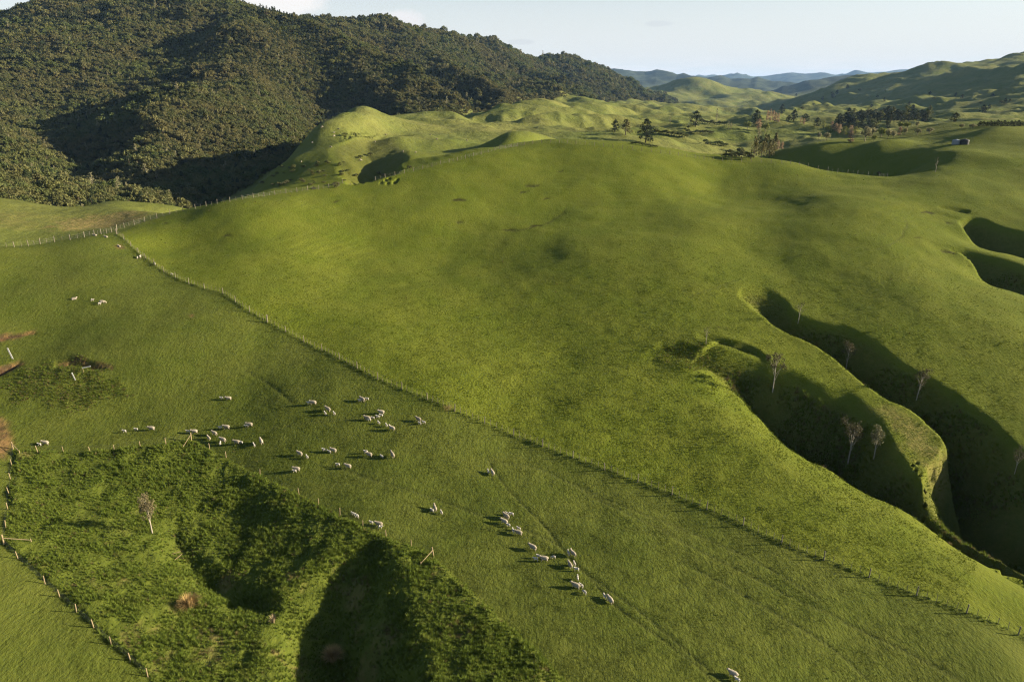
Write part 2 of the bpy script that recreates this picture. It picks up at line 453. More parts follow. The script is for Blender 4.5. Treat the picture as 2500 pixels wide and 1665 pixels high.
for q in [(1240, 372, 1.2, 20, 13, 20), (785, 428, 6, 52, 15, 80), (1188, 368, -3.5, 13, 9, 60), (1310, 400, 3, 25, 14, 40), (1030, 575, 2, 40, 22, 60), (1215, 700, 3, 50, 26, 60), (1312, 850, 3, 60, 30, 60), (1270, 560, 5, 45, 18, 40), (1390, 620, 6, 45, 20, 50),
          (1450, 900, 5, 60, 30, 60), (1380, 1050, 5, 60, 34, 50), (1510, 640, 6, 40, 20, 50), (1560, 1150, 6, 60, 34, 60), (1480, 470, 3.5, 24, 14, 30), (1650, 480, 4, 26, 14, 40), (1690, 580, 5, 30, 18, 40),
          (1600, 880, 8, 46, 24, 50), (1720, 1000, 8, 60, 30, 60), (1640, 1350, 5, 70, 40, 60), (1790, 640, 4, 30, 16, 50), (1850, 900, 6, 60, 26, 70), (1740, 1500, 5, 90, 40, 60), (900, 455, 4, 20, 14, 60), (985, 415, 6, 34, 13, 75),
          (830, 420, 4, 20, 12, 70), (1110, 420, 4, 30, 12, 70), (690, 372, 3, 16, 12, 20), (2180, 350, 2.5, 16, 8, 40), (2440, 360, 3, 22, 10, 30)]:
    hump(*q)

# ------------------------------------------------------------------ roughness of the land
near_w = 1 - sstep(330, 430, gr)
mid_w = sstep(300, 420, gr) * (1 - sstep(1700, 2600, gr))
def wpt(u, r):
    th, _ = pix(u, 300); return (math.sin(th) * r, math.cos(th) * r)
FOREST = [wpt(-1200, 300), wpt(-200, 305), wpt(0, 308), wpt(200, 312), wpt(330, 325), wpt(430, 352), wpt(480, 392), wpt(560, 432), wpt(640, 468), wpt(720, 508), wpt(775, 548), wpt(880, 600),
          wpt(960, 645), wpt(1040, 690), wpt(1130, 750), wpt(1205, 850), wpt(1290, 1000), wpt(1400, 1300), wpt(1500, 1620), wpt(1600, 2000), wpt(1655, 2350), wpt(1650, 2800), wpt(1560, 3300), wpt(-1200, 3300)]
fin = inpoly(gx, gy, FOREST)
fd = segdist(gx, gy, FOREST[:21])
rsky = np.interp(TH, [pix(u, 100)[0] for u in (-300, 0, 640, 880, 1130, 1330, 1500, 1640)], [1250, 1200, 1220, 1360, 1650, 2080, 2350, 2550])[:, None]
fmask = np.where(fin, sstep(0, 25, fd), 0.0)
Z = Z + near_w * (1.7 * fbm(gx, gy * 0.7, 60, 2, 2) * sstep(90, 150, gr) + 0.85 * fbm(gx, gy, 25, 2, 3) + 0.22 * fbm(gx, gy * 0.8, 9, 2, 5) + 0.10 * fbm(gx, gy, 3.2, 3, 8)) * sstep(20, 60, gr)
rough = mid_w * (1 - fmask) * sstep(300, 600, gr)
Z = Z + rough * (5.0 * fbm(gx, gy, 80, 4, 21) + 6.5 * ridged(gx, gy, 80, 3, 44) + 5.2 * fbm(gx, gy, 46, 3, 46))
Z = Z + fmask * sstep(320, 700, gr) * ((19 + 29 * sstep(-0.42, -0.24, gth)) * (1 - 0.72 * sstep(0.72, 0.98, gr / rsky)) * (ridged((gx * 0.87 + gy * 0.5), (gy * 0.87 - gx * 0.5) * 0.28 + 60 * fbm(gx, gy, 240, 2, 77), 200, 2, 71) - 0.38) + 6 * ridged(gx, gy, 75, 2, 73) + 5 * fbm(gx, gy, 60, 3, 75) - 10 * sstep(700, 1300, gr))
rt = sstep(0.18, 0.32, gth) * sstep(1100, 1700, gr) * (1 - sstep(3300, 4200, gr))
Z = Z + rt * (30 * ridged(gx, gy * 0.7, 330, 4, 91) + 13 * fbm(gx, gy, 100, 4, 95) - 10)
ce = (1 - sstep(0.2, 0.34, gth)) * sstep(2200, 2700, gr) * (1 - sstep(3900, 4800, gr)) * (1 - fmask)
Z = Z + ce * (46 * (ridged(gx * 0.9 + gy * 0.3, gy * 0.6, 330, 4, 101) - 0.65))
far_w = sstep(4300, 5600, gr)
# far blue ranges
FAR = [
 (5600, 0.10, [(1880, 225), (1942, 208), (1975, 198), (2007, 192), (2054, 187), (2100, 183), (2147, 180), (2194, 173), (2240, 174), (2350, 172), (2600, 165), (3200, 150)]),
 (7600, 0.13, [(-2000, 150), (1300, 160), (1500, 168), (1554, 173), (1601, 170), (1630, 174), (1650, 180), (1671, 181), (1727, 187), (1760, 184), (1783, 193), (1810, 190), (1834, 193), (1850, 189), (1886, 200), (1932, 207), (1990, 220), (2200, 230)]),
 (10500, 0.10, [(1700, 215), (1800, 205), (1860, 200), (1905, 204), (1960, 207), (2100, 200), (2300, 190), (2600, 185)]),
 (16500, 0.12, [(-2000, 190), (1500, 192), (1700, 190), (1755, 186), (1785, 182), (1816, 184), (1840, 187), (1867, 186), (1900, 182), (1937, 180), (1965, 182), (2002, 178), (2030, 184), (2063, 185), (2080, 179), (2100, 175), (2130, 176), (2166, 172), (2220, 170), (2300, 176), (2500, 172), (3200, 175)]),
]
Zf = Z.copy()
for k, (r0, wd, line) in enumerate(FAR):
    ths = np.array([pix(u, v)[0] for u, v in line]); zs = np.array([CAM_Z + pix(u, v)[1] * r0 for u, v in line])
    crest = np.interp(TH, ths, zs)[:, None]
    wob = fbm(gx, gy, r0 * 0.09, 3, 200 + k) * 0.05
    q = np.abs(np.log(gr / r0) + wob)
    shp = np.clip(1 - q / (wd * 2.6), 0, 1) ** 1.25
    base = -40.0
    amp = (crest - base) * (1 + 0.04 * fbm(np.sin(gth) * r0, gr * 0, r0 * 0.02, 3, 230 + k))
    zz = base + amp * shp + r0 * 0.007 * ridged(gx, gy, r0 * 0.06, 3, 240 + k) * np.clip(shp * 1.4, 0, 1) * np.clip((1 - shp) * 5, 0.12, 1)
    m = sstep(r0 * math.exp(-wd * 3.2), r0 * math.exp(-wd * 2.2), gr)
    Zf = np.where(m > 0, np.maximum(Zf, base + (zz - base) * m), Zf)
Z = Z * (1 - sstep(3800, 4600, gr)) + Zf * sstep(3800, 4600, gr)

# ------------------------------------------------------------------ gullies
Zb = Z.copy()
G1L = [(1556, 868), (1590, 884), (1653, 896), (1730, 905), (1796, 940), (1852, 985), (1939, 1066), (2010, 1108), (2066, 1133), (2130, 1172), (2245, 1220), (2316, 1279), (2367, 1314), (2440, 1352), (2500, 1386), (2620, 1450), (2800, 1550), (3050, 1690)]
G1R = [(1640, 812), (1679, 812), (1765, 824), (1827, 842), (1867, 864), (1898, 888), (1960, 915), (2036, 945), (2087, 955), (2132, 998), (2168, 1045), (2192, 1092), (2212, 1138), (2244, 1182), (2310, 1245), (2400, 1308), (2520, 1370), (2640, 1440), (2830, 1530), (3080, 1660)]
gully(G1L, G1R, [0.2, 0.9, 1.5, 5.0, 8.0, 9.6, 10.6, 11.4, 11.8, 11, 7, 3, 0], c=0.32, pl=1.0, pr=1.4, n=60, wob=1.1)
G2L = [(1800, 722), (1827, 750), (1857, 777), (1939, 818), (1990, 843), (2041, 876), (2077, 911), (2138, 957), (2216, 1000), (2272, 1046), (2304, 1086), (2330, 1134), (2362, 1200), (2410, 1270), (2470, 1340), (2640, 1440), (2850, 1540), (3100, 1660)]
G2R = [(1812, 694), (1850, 694), (1885, 700), (1915, 728), (1950, 765), (2010, 787), (2061, 797), (2122, 820), (2189, 870), (2240, 901), (2316, 952), (2393, 1008), (2459, 1064), (2500, 1100), (2580, 1160), (2700, 1250), (2880, 1380), (3130, 1560)]
gully(G2L, G2R, [0.3, 3.0, 4.8, 6.2, 7.6, 9.0, 10.4, 11.6, 12.2, 12.4, 11, 6, 0], c=0.34, pl=1.4, pr=1.05, n=60, wob=1.1)
gully([(2205, 1207), (2255, 1238), (2316, 1282), (2367, 1316), (2440, 1354), (2500, 1388), (2620, 1452), (2820, 1560), (3080, 1700)], [(2372, 996), (2405, 1022), (2440, 1049), (2459, 1066), (2500, 1102), (2580, 1162), (2700, 1252), (2880, 1382), (3150, 1580)], [0, 6.5, 10.5, 12.3, 13, 13.3, 13.3, 13.3, 13, 13, 12.5, 12, 11, 10, 8.5, 7, 5, 3, 1.5, 0], c=0.42, n=80, wob=1.1)
gully([(2340, 545), (2350, 556), (2376, 576), (2419, 592), (2462, 599), (2500, 609), (2650, 650), (3000, 760)], [(2345, 530), (2370, 529), (2400, 533), (2427, 545), (2462, 558), (2500, 566), (2650, 600), (3000, 730)], [0.4, 5, 6.5, 7.5, 8, 7, 5, 2.5, 0], c=0.35, wob=0.6)
gully([(2330, 612), (2367, 628), (2393, 654), (2424, 677), (2460, 688), (2500, 699), (2650, 745), (3000, 860)], [(2312, 602), (2350, 604), (2384, 611), (2427, 623), (2460, 634), (2500, 648), (2650, 690), (3000, 830)], [0.3, 3.2, 5, 6, 7, 6.5, 5, 2.5, 0], c=0.35, wob=0.6)
# gully and hollow in the fenced-off corner
gully([(905, 1310), (800, 1352), (690, 1440), (640, 1540), (650, 1640), (700, 1760)], [(925, 1318), (975, 1380), (1005, 1440), (1030, 1530), (1060, 1640), (1120, 1790)], [0.3, 1.8, 3.4, 4.8, 6.0, 7.0], c=0.46, pl=1.1, pr=1.1, wob=0.8)
gully([(370, 1270), (360, 1330), (420, 1420), (540, 1500), (640, 1545)], [(470, 1275), (500, 1330), (560, 1390), (680, 1440), (760, 1450)], [0.3, 1.0, 1.3, 1.2, 0.6], c=0.6, wob=0.5)
# bowl under the steep green hill
gully([(880, 335), (815, 355), (800, 385), (822, 425), (838, 450)], [(945, 325), (984, 345), (998, 370), (982, 405), (955, 430)], [1, 6, 10, 11, 9], c=0.5, wob=1.0)
# slips at the left edge
gully([(-20, 835), (40, 822), (90, 815)], [(-20, 822), (40, 812), (86, 806)], [0.8, 0.6, 0.2], c=0.3, n=24, wob=0.3)
gully([(130, 906), (185, 903), (240, 907), (286, 907)], [(140, 878), (185, 874), (235, 884), (279, 894)], [0.5, 1.0, 0.8, 0.1], c=0.75, n=24, wob=0.35)
gully([(-20, 925), (25, 905), (60, 888)], [(-20, 905), (20, 890), (50, 878)], [0.9, 0.7, 0.1], c=0.75, n=24, wob=0.35)
# thin scarps above the gully heads
gully([(1700, 828), (1765, 840), (1827, 860), (1868, 884)], [(1706, 812), (1765, 823), (1827, 841), (1876, 868)], [0.2, 1.0, 1.2, 0.2], c=0.8, n=30, mode='add')
gully([(2293, 508), (2362, 522)], [(2294, 503), (2364, 515)], [0.4, 1.2], c=0.85, n=20, mode='add')
def lip(Lp, Rp, h, w):
    """the turf rolls over towards the left lip of a gully before it breaks off"""
    global CARVE
    L = arc_resample(dense([cast(u, v, Zb)[:2] for u, v in Lp], 6), 30); Rr = arc_resample(dense([cast(u, v, Zb)[:2] for u, v in Rp], 6), 30)
    allp = np.vstack([L, Rr]); x0, y0 = allp.min(0) - w; x1, y1 = allp.max(0) + w
    sel = np.where((gx > x0) & (gx < x1) & (gy > y0) & (gy < y1))
    X, Y = gx[sel], gy[sel]; ins = inpoly(X, Y, [tuple(q) for q in L] + [tuple(q) for q in Rr[::-1]])
    dl = segdist(X, Y, [tuple(q) for q in L]); dr = segdist(X, Y, [tuple(q) for q in Rr])
    hh = h * sstep(0, w, np.hypot(X - L[0][0], Y - L[0][1]))
    CARVE_L[sel] = np.maximum(CARVE_L[sel], np.where(ins, hh * dr / (dl + dr + 1e-6), np.where(dr > dl, hh * np.clip(1 - dl / w, 0, 1) ** 2, 0)))
CARVE_L = np.zeros_like(Z)
lip(G1L[2:], G1R[2:], 2.5, 10.0)
lip([(2340, 548), (2376, 576), (2419, 592), (2462, 599), (2500, 609), (2650, 650)], [(2370, 529), (2400, 533), (2427, 545), (2462, 558), (2500, 566), (2650, 600)], 2.2, 11.0)
lip([(2350, 620), (2393, 654), (2424, 677), (2460, 688), (2500, 699), (2650, 745)], [(2350, 604), (2384, 611), (2427, 623), (2460, 634), (2500, 648), (2650, 690)], 2.0, 10.0)
rgh = sstep(0.15, 2.0, CARVE)
Z = Z - CARVE - CARVE_L + rgh * near_w * (0.55 * fbm(gx, gy, 3.4, 4, 33) + 0.8 * fbm(gx, gy, 9, 3, 34))

# ------------------------------------------------------------------ paddock boundaries on the ground
def W2(pts): return [cast(u, v)[:2] for u, v in pts]
ENC_TOP = [(32, 1096), (92, 1104), (155, 1104), (221, 1104), (279, 1100), (343, 1092), (405, 1084), (467, 1075)]
ENC_RIGHT = [(467, 1075), (512, 1097), (552, 1117), (635, 1161), (730, 1208), (778, 1232), (830, 1257), (886, 1286), (943, 1313), (1004, 1334), (1058, 1357)]
ENC_LOW = [(1058, 1357), (1130, 1425), (1220, 1505), (1310, 1590), (1400, 1680), (1560, 1840)]
ENC_LEFT = [(361, 1652), (319, 1613), (272, 1574), (229, 1532), (187, 1494), (146, 1457), (110, 1425), (44, 1364), (10, 1329), (14, 1287), (19, 1243), (22, 1206), (26, 1171), (29, 1137), (32, 1096)]
encp = W2([(560, 1900), (430, 1725)] + ENC_LEFT + ENC_TOP[1:] + ENC_RIGHT[1:] + ENC_LOW[1:])
FENCE_MAIN = [(285, 573), (330, 612), (380, 650), (440, 684), (500, 706), (545, 718), (600, 755), (700, 812), (800, 862), (900, 915), (1000, 958), (1098, 998), (1200, 1040), (1300, 1080), (1400, 1118), (1500, 1155), (1600, 1192), (1700, 1232), (1800, 1275), (1900, 1322), (2000, 1362), (2120, 1408), (2210, 1443), (2310, 1480), (2420, 1520), (2500, 1556), (2620, 1610)]
fmain = W2(FENCE_MAIN)
CREST = [(285, 562), (340, 545), (420, 522), (480, 509), (600, 486), (740, 467), (870, 451), (1000, 421), (1130, 389), (1250, 359), (1330, 347), (1420, 354), (1560, 368), (1740, 392), (1850, 397), (1950, 403), (2080, 420), (2180, 427)]
nearsel = gr < 470
terr = np.sin(2 * math.pi * (Z + 0.25 * fbm(gx, gy, 9, 2, 611)) / 0.75) * sstep(0.0, 0.5, fbm(gx, gy, 22, 3, 612)) * near_w * sstep(110, 180, gr)
Z = Z + 0.045 * terr
enc = np.zeros_like(Z); enc[nearsel] = inpoly(gx[nearsel], gy[nearsel], encp)
encd = np.full_like(Z, 99.0); s60 = gr < 200
encd[s60] = segdist(gx[s60], gy[s60], encp, True)
longg = enc * sstep(0.0, 0.6, encd)
up_poly = [fmain[-1]] + fmain[::-1] + [cast(340, 546)[:2], (-260, 420), (600, 600), (400, 60)]
upper = np.zeros_like(Z); upper[nearsel] = inpoly(gx[nearsel], gy[nearsel], up_poly)
fd2 = np.full_like(Z, 99.0); fd2[s60 | nearsel] = segdist(gx[s60 | nearsel], gy[s60 | nearsel], fmain)
# ungrazed strip makes a low bank under the main fence
Z = Z + 0.20 * np.exp(-((fd2 - 0.2) / 0.32) ** 2) * (gr < 300)
# long grass stands higher and lumpy
lump = longg * (0.25 + 0.26 * fbm(gx, gy, 2.4, 3, 61) + 0.14 * ridged(gx, gy, 1.6, 2, 63))
Z = Z + lump

# bare soil, dry grass
soil = np.zeros_like(Z)
def blob(poly_px, soft, arr, amt=1.0, wob=0.6):
    P = W2(poly_px)
    xs = [p[0] for p in P]; ys = [p[1] for p in P]
    sel = np.where((gx > min(xs) - 6) & (gx < max(xs) + 6) & (gy > min(ys) - 8) & (gy < max(ys) + 8))
    X = gx[sel] + wob * fbm(gx[sel], gy[sel], 2.5, 3, 77); Y = gy[sel] + wob * fbm(gx[sel], gy[sel], 2.5, 3, 78)
    d = segdist(X, Y, P, True); i = inpoly(X, Y, P)
    arr[sel] = np.maximum(arr[sel], amt * sstep(-soft, soft, np.where(i, d, -d)))
blob([(-30, 840), (-30, 822), (40, 812), (88, 806), (86, 814), (40, 826)], 0.4, soil)
blob([(145, 884), (185, 876), (232, 885), (278, 895), (280, 902), (235, 900), (185, 893), (140, 896)], 0.4, soil)
blob([(-30, 925), (-30, 900), (20, 889), (50, 879), (60, 890), (25, 908)], 0.5, soil)
blob([(-40, 1120), (-40, 1010), (10, 1020), (28, 1055), (32, 1085), (10, 1120)], 0.7, soil, 0.85)
blob([(280, 600), (296, 597), (305, 606), (288, 609)], 0.5, soil, 0.7)
blob([(458, 769), (466, 767), (470, 772), (462, 775)], 0.4, soil, 0.8)
blob([(1085, 990), (1105, 988), (1112, 998), (1092, 1001)], 0.4, soil, 0.6)
crack = np.zeros_like(Z)
blob([(1240, 566), (1262, 561), (1285, 556), (1320, 549), (1345, 538), (1375, 520), (1385, 500), (1380, 522), (1345, 544), (1290, 560), (1250, 568)], 0.4, crack, 0.4, 0.8)
for q in [(1300, 455, 20), (1120, 488, 16), (1275, 470, 12), (1335, 486, 8), (1125, 546, 10), (1248, 563, 16), (1310, 552, 14), (1370, 419, 8), (820, 492, 10), (560, 574, 8), (405, 545, 10), (2265, 520, 14), (2315, 545, 10), (2310, 615, 12), (2240, 580, 6)]:
    u, v, s = q
    blob([(u - s, v - 1), (u, v - 3), (u + s, v - 2), (u + s * .6, v + 1), (u - s * .7, v + 2)], 0.5, crack, 0.9, 1.2)
dry = np.zeros_like(Z)
blob([(130, 560), (150, 535), (230, 530), (330, 515), (370, 520), (300, 550), (200, 562)], 4, dry, 1.0, 6)
blob([(-10, 545), (20, 520), (60, 525), (50, 540), (90, 552), (20, 560)], 5, dry, 0.4, 6)
dry += longg * sstep(0.15, 0.6, fbm(gx, gy, 3.5, 4, 301) + 0.22 * rgh - 0.12) * 0.5
blob([(2120, 1000), (2180, 1000), (2260, 1050), (2300, 1100), (2310, 1160), (2270, 1170), (2240, 1120), (2190, 1060)], 2.0, dry, 0.55, 2.5)
rushy = np.zeros_like(Z)
blob([(20, 940), (110, 880), (190, 895), (260, 910), (290, 960), (200, 990), (90, 975)], 3, rushy, 1.0, 2.5)
blob([(1590, 880), (1640, 845), (1740, 845), (1750, 890), (1700, 905)], 3, rushy, 0.9, 1.5)
Z = Z + rushy * (0.18 * fbm(gx, gy, 1.6, 3, 401) + 0.12)
# animal tracks worn into the turf
TRK = [[(1190, 1130), (1215, 1165), (1270, 1225), (1330, 1290), (1420, 1390), (1500, 1475), (1620, 1560), (1720, 1640), (1760, 1700)],
       [(1180, 1120), (1330, 1150), (1500, 1235), (1680, 1330), (1900, 1440), (2150, 1560), (2400, 1690)],
       [(1270, 1290), (1360, 1330), (1430, 1400), (1560, 1490), (1680, 1590), (1760, 1660)],
       [(1050, 1210), (1110, 1235), (1190, 1262)],
       [(640, 1050), (760, 1030), (880, 1022), (960, 1020)],
       [(800, 1135), (940, 1180), (1060, 1215)],
       [(1700, 1390), (1850, 1470), (2050, 1600), (2150, 1690)],
       [(1400, 1180), (1560, 1250), (1760, 1330), (2000, 1460)],
       [(2208, 533), (2213, 545), (2205, 572), (2195, 582), (2170, 598), (2140, 608)],
       [(1680, 725), (1740, 705), (1800, 685)],
       [(600, 905), (660, 940), (720, 985)]]
track = np.zeros_like(Z)
Z = Z - 0.18 * crack
for T in TRK:
    P = dense(W2(T), 6); P = [(a + 0.35 * float(vnoise(a / 6, b / 6, 5)), b) for a, b in P]
    xs = [p[0] for p in P]; ys = [p[1] for p in P]
    sel = np.where((gx > min(xs) - 2) & (gx < max(xs) + 2) & (gy > min(ys) - 2) & (gy < max(ys) + 2))
    d = segdist(gx[sel], gy[sel], P)
    track[sel] = np.maximum(track[sel], np.exp(-(d / 0.22) ** 2))
Z = Z - 0.10 * track

# ------------------------------------------------------------------ build the ground sheet
idx = np.arange(NT * NR).reshape(NT, NR)
quads = np.stack([idx[:-1, :-1], idx[1:, :-1], idx[1:, 1:], idx[:-1, 1:]], -1).reshape(-1, 4)[:, ::1]
quads = quads[:, [0, 1, 2, 3]]
co = np.stack([gx, gy, Z], -1).reshape(-1, 3)
# ------------------------------------------------------------------ material helpers
class NT_:
    def __init__(s, name):
        s.m = bpy.data.materials.new(name); s.m.use_nodes = True
        s.n, s.l = s.m.node_tree.nodes, s.m.node_tree.links
        s.n.clear()
        s.out = s.n.new("ShaderNodeOutputMaterial"); s.b = s.n.new("ShaderNodeBsdfPrincipled")
        s.l.new(s.b.outputs[0], s.out.inputs[0])
        s.b.inputs['Specular IOR Level'].default_value = 0.2
        s.b.inputs['Roughness'].default_value = 0.9
    def put(s, sock, v):
        if hasattr(v, 'is_output') or hasattr(v, 'links'): s.l.new(v, sock)
        elif isinstance(v, (tuple, list)): sock.default_value = (*v, 1.0) if len(v) == 3 and len(sock.default_value) == 4 else v
        else: sock.default_value = v
    def noise(s, vec, scale, detail=3, rough=0.55, out=0):
        k = s.n.new("ShaderNodeTexNoise"); s.put(k.inputs['Vector'], vec); k.inputs['Scale'].default_value = scale
        k.inputs['Detail'].default_value = detail; k.inputs['Roughness'].default_value = rough
        return k.outputs[out]
    def mix(s, f, a, b, mode='MIX'):
        k = s.n.new("ShaderNodeMix"); k.data_type = 'RGBA'; k.blend_type = mode; k.clamp_factor = True
        s.put(k.inputs[0], f); s.put(k.inputs[6], a); s.put(k.inputs[7], b); return k.outputs[2]
    def math(s, op, a, b=0.0, clamp=False):
        k = s.n.new("ShaderNodeMath"); k.operation = op; k.use_clamp = clamp; s.put(k.inputs[0], a); s.put(k.inputs[1], b); return k.outputs[0]
    def ramp(s, f, lo, hi, a=0.0, b=1.0):
        k = s.n.new("ShaderNodeMapRange"); k.clamp = True; s.put(k.inputs[0], f)
        for i, q in zip((1, 2, 3, 4), (lo, hi, a, b)): s.put(k.inputs[i], q)
        return k.outputs[0]
    def attr(s, name):
        k = s.n.new("ShaderNodeAttribute"); k.attribute_name = name; return k.outputs['Fac']
    def coord(s, which='Object'):
        return s.n.new("ShaderNodeTexCoord").outputs[which]
    def pos(s):
        return s.n.new("ShaderNodeNewGeometry").outputs['Position']
    def bump(s, h, strength, dist, normal=None):
        k = s.n.new("ShaderNodeBump"); s.put(k.inputs['Height'], h); k.inputs['Strength'].default_value = strength; k.inputs['Distance'].default_value = dist
        if normal: s.l.new(normal, k.inputs['Normal'])
        return k.outputs[0]
    def vmul(s, vec, v):
        k = s.n.new("ShaderNodeVectorMath"); k.operation = 'MULTIPLY'; s.put(k.inputs[0], vec); k.inputs[1].default_value = v; return k.outputs[0]

def land_material():
    t = NT_("pasture_land"); P = t.pos()
    n1 = t.noise(P, 0.02, 4); n2 = t.noise(P, 0.11, 4); n3 = t.noise(P, 1.1, 4, 0.65); n4 = t.noise(P, 4.5, 3, 0.7)
    up = t.attr("upper"); lg = t.attr("longg"); so = t.attr("soil"); dr = t.attr("dry"); mi = t.attr("mid"); fo = t.attr("forest"); tr = t.attr("track"); gu = t.attr("gullied"); fr = t.attr("far"); ck = t.attr("crack")
    grazed = t.mix(t.ramp(n2, 0.35, 0.65), (0.061, 0.078, 0.012), (0.077, 0.090, 0.016))
    lush = t.mix(t.ramp(n2, 0.35, 0.65), (0.078, 0.100, 0.010), (0.099, 0.115, 0.014))
    c = t.mix(up, grazed, lush)
    c = t.mix(t.math('MULTIPLY', t.ramp(n3, 0.40, 0.72), 0.25), c, (0.105, 0.105, 0.020))
    c = t.mix(t.math('MULTIPLY', t.ramp(n4, 0.50, 0.75), 0.40), c, (0.026, 0.044, 0.006))
    midc = t.mix(t.ramp(n1, 0.35, 0.65), (0.100, 0.120, 0.028), (0.145, 0.146, 0.042))
    midc = t.mix(t.math('MULTIPLY', t.ramp(n2, 0.5, 0.75), 0.45), midc, (0.058, 0.068, 0.022))
    c = t.mix(mi, c, midc)
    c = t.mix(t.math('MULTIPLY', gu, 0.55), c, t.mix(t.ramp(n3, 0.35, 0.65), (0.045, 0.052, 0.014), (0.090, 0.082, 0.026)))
    lc = t.mix(t.ramp(n3, 0.3, 0.7), (0.048, 0.064, 0.009), (0.082, 0.098, 0.016))
    c = t.mix(lg, c, lc)
    dc = t.mix(t.ramp(n3, 0.35, 0.65), (0.22, 0.165, 0.065), (0.095, 0.095, 0.026))
    c = t.mix(dr, c, dc)
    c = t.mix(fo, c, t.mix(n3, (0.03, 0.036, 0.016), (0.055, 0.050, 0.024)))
    c = t.mix(t.math('MULTIPLY', tr, 0.55), c, (0.050, 0.056, 0.016))
    sc = t.mix(t.ramp(t.noise(P, 0.5, 4), 0.40, 0.60), (0.065, 0.040, 0.024), (0.20, 0.115, 0.050))
    c = t.mix(t.math('MULTIPLY', so, t.ramp(n3, 0.25, 0.5, 0.55, 1.0)), c, sc)
    rn = t.noise(P, 0.006, 6, 0.6)
    c = t.mix(fr, c, t.mix(t.ramp(rn, 0.42, 0.6), (0.018, 0.027, 0.020), (0.050, 0.062, 0.034)))
    c = t.mix(ck, c, (0.024, 0.020, 0.010))
    t.put(t.b.inputs['Base Color'], c)
    stre = t.noise(t.vmul(P, (1.0, 0.55, 1.0)), 2.6, 4, 0.7)
    h = t.math('ADD', t.math('MULTIPLY', stre, 0.6), t.math('MULTIPLY', n3, 0.5))
    amt = t.math('SUBTRACT', 1.0, t.math('MAXIMUM', fr, t.math('MULTIPLY', mi, 0.6)))
    bn = t.n.new("ShaderNodeBump"); t.put(bn.inputs['Height'], h); bn.inputs['Distance'].default_value = 0.34; t.put(bn.inputs['Strength'], t.math('MULTIPLY', amt, 0.9))
    b2 = t.bump(t.noise(P, 0.07, 7, 0.68), 0.8, 3.4, bn.outputs[0])
    bm = t.n.new("ShaderNodeMix"); bm.data_type = 'VECTOR'; t.put(bm.inputs[0], mi); t.l.new(bn.outputs[0], bm.inputs[4]); t.l.new(b2, bm.inputs[5])
    t.l.new(bm.outputs[1], t.b.inputs['Normal'])
    t.b.inputs['Roughness'].default_value = 1.0
    t.b.inputs['Specular IOR Level'].default_value = 0.05
    return t.m

M_LAND = land_material()
land_me = mesh_np("ground", co, quads, M_LAND, True)
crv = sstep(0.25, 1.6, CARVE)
midm = sstep(290, 330, gr) * 1.0
beyond = np.where(inpoly(gx, gy, [cast(u, v)[:2] for u, v in CREST] + [(900, 700), (1500, 60000), (-3000, 60000), (-400, 330)]), 1.0, 0.0)
leftfield = np.where(inpoly(gx, gy, [cast(-200, 640)[:2], cast(0, 603)[:2], cast(115, 590)[:2], cast(285, 562)[:2], cast(420, 522)[:2], (-150, 330), (-400, 330)]), 0.6, 0.0)
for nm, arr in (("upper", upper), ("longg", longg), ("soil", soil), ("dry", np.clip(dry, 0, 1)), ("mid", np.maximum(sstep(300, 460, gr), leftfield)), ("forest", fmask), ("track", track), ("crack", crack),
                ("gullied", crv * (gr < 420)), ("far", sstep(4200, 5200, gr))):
    set_attr(land_me, nm, arr)
land = link(bpy.data.objects.new("ground", land_me)); tag(land, kind="structure")
# ------------------------------------------------------------------ trees
def leaf_mat(name, a, b, zone=None, zscale=0.012, trans=0.25):
    t = NT_(name)
    oi = t.n.new("ShaderNodeObjectInfo").outputs['Random']
    n = t.noise(t.pos(), 0.9, 3, 0.6)
    c = t.mix(t.ramp(oi, 0, 1, 0.2, 0.8), a, b)
    c = t.mix(t.math('MULTIPLY', t.ramp(n, 0.35, 0.7), 0.5), c, tuple(min(1, q * 1.25) for q in b))
    if zone:
        c = t.mix(t.ramp(t.noise(t.pos(), zscale, 3, 0.6), 0.42, 0.60), c, zone)
    t.put(t.b.inputs['Base Color'], c)
    t.b.inputs['Roughness'].default_value = 0.8
    if trans:
        tb = t.n.new("ShaderNodeBsdfTranslucent"); t.put(tb.inputs['Color'], c)
        mx = t.n.new("ShaderNodeMixShader"); mx.inputs[0].default_value = trans
        t.l.new(t.b.outputs[0], mx.inputs[1]); t.l.new(tb.outputs[0], mx.inputs[2]); t.l.new(mx.outputs[0], t.out.inputs[0])
    return t.m
def bark_mat(name, a, b, scale=6):
    t = NT_(name); n = t.noise(t.vmul(t.coord(), (1, 1, 0.25)), scale, 4)
    t.put(t.b.inputs['Base Color'], t.mix(n, a, b)); t.l.new(t.bump(n, 0.5, 0.05), t.b.inputs['Normal']); return t.m
ML_BUSH = leaf_mat("bush_leaves", (0.072, 0.084, 0.025), (0.116, 0.122, 0.038), (0.124, 0.114, 0.044))
ML_GREEN = leaf_mat("green_bush_leaves", (0.050, 0.070, 0.020), (0.090, 0.110, 0.030), (0.080, 0.082, 0.030))
ML_DARK = leaf_mat("dark_podocarp_leaves", (0.018, 0.028, 0.011), (0.036, 0.048, 0.018))
ML_PINE = leaf_mat("pine_needles", (0.012, 0.020, 0.009), (0.022, 0.032, 0.013))
ML_LIME = leaf_mat("spring_willow_leaves", (0.14, 0.16, 0.035), (0.20, 0.21, 0.055))
ML_PINK = leaf_mat("budding_poplar_twigs", (0.26, 0.185, 0.11), (0.36, 0.26, 0.16))
ML_PALE = leaf_mat("pale_willow_leaves", (0.18, 0.175, 0.085), (0.26, 0.24, 0.13))
ML_BROWN = leaf_mat("brown_gully_leaves", (0.046, 0.042, 0.019), (0.068, 0.060, 0.027))
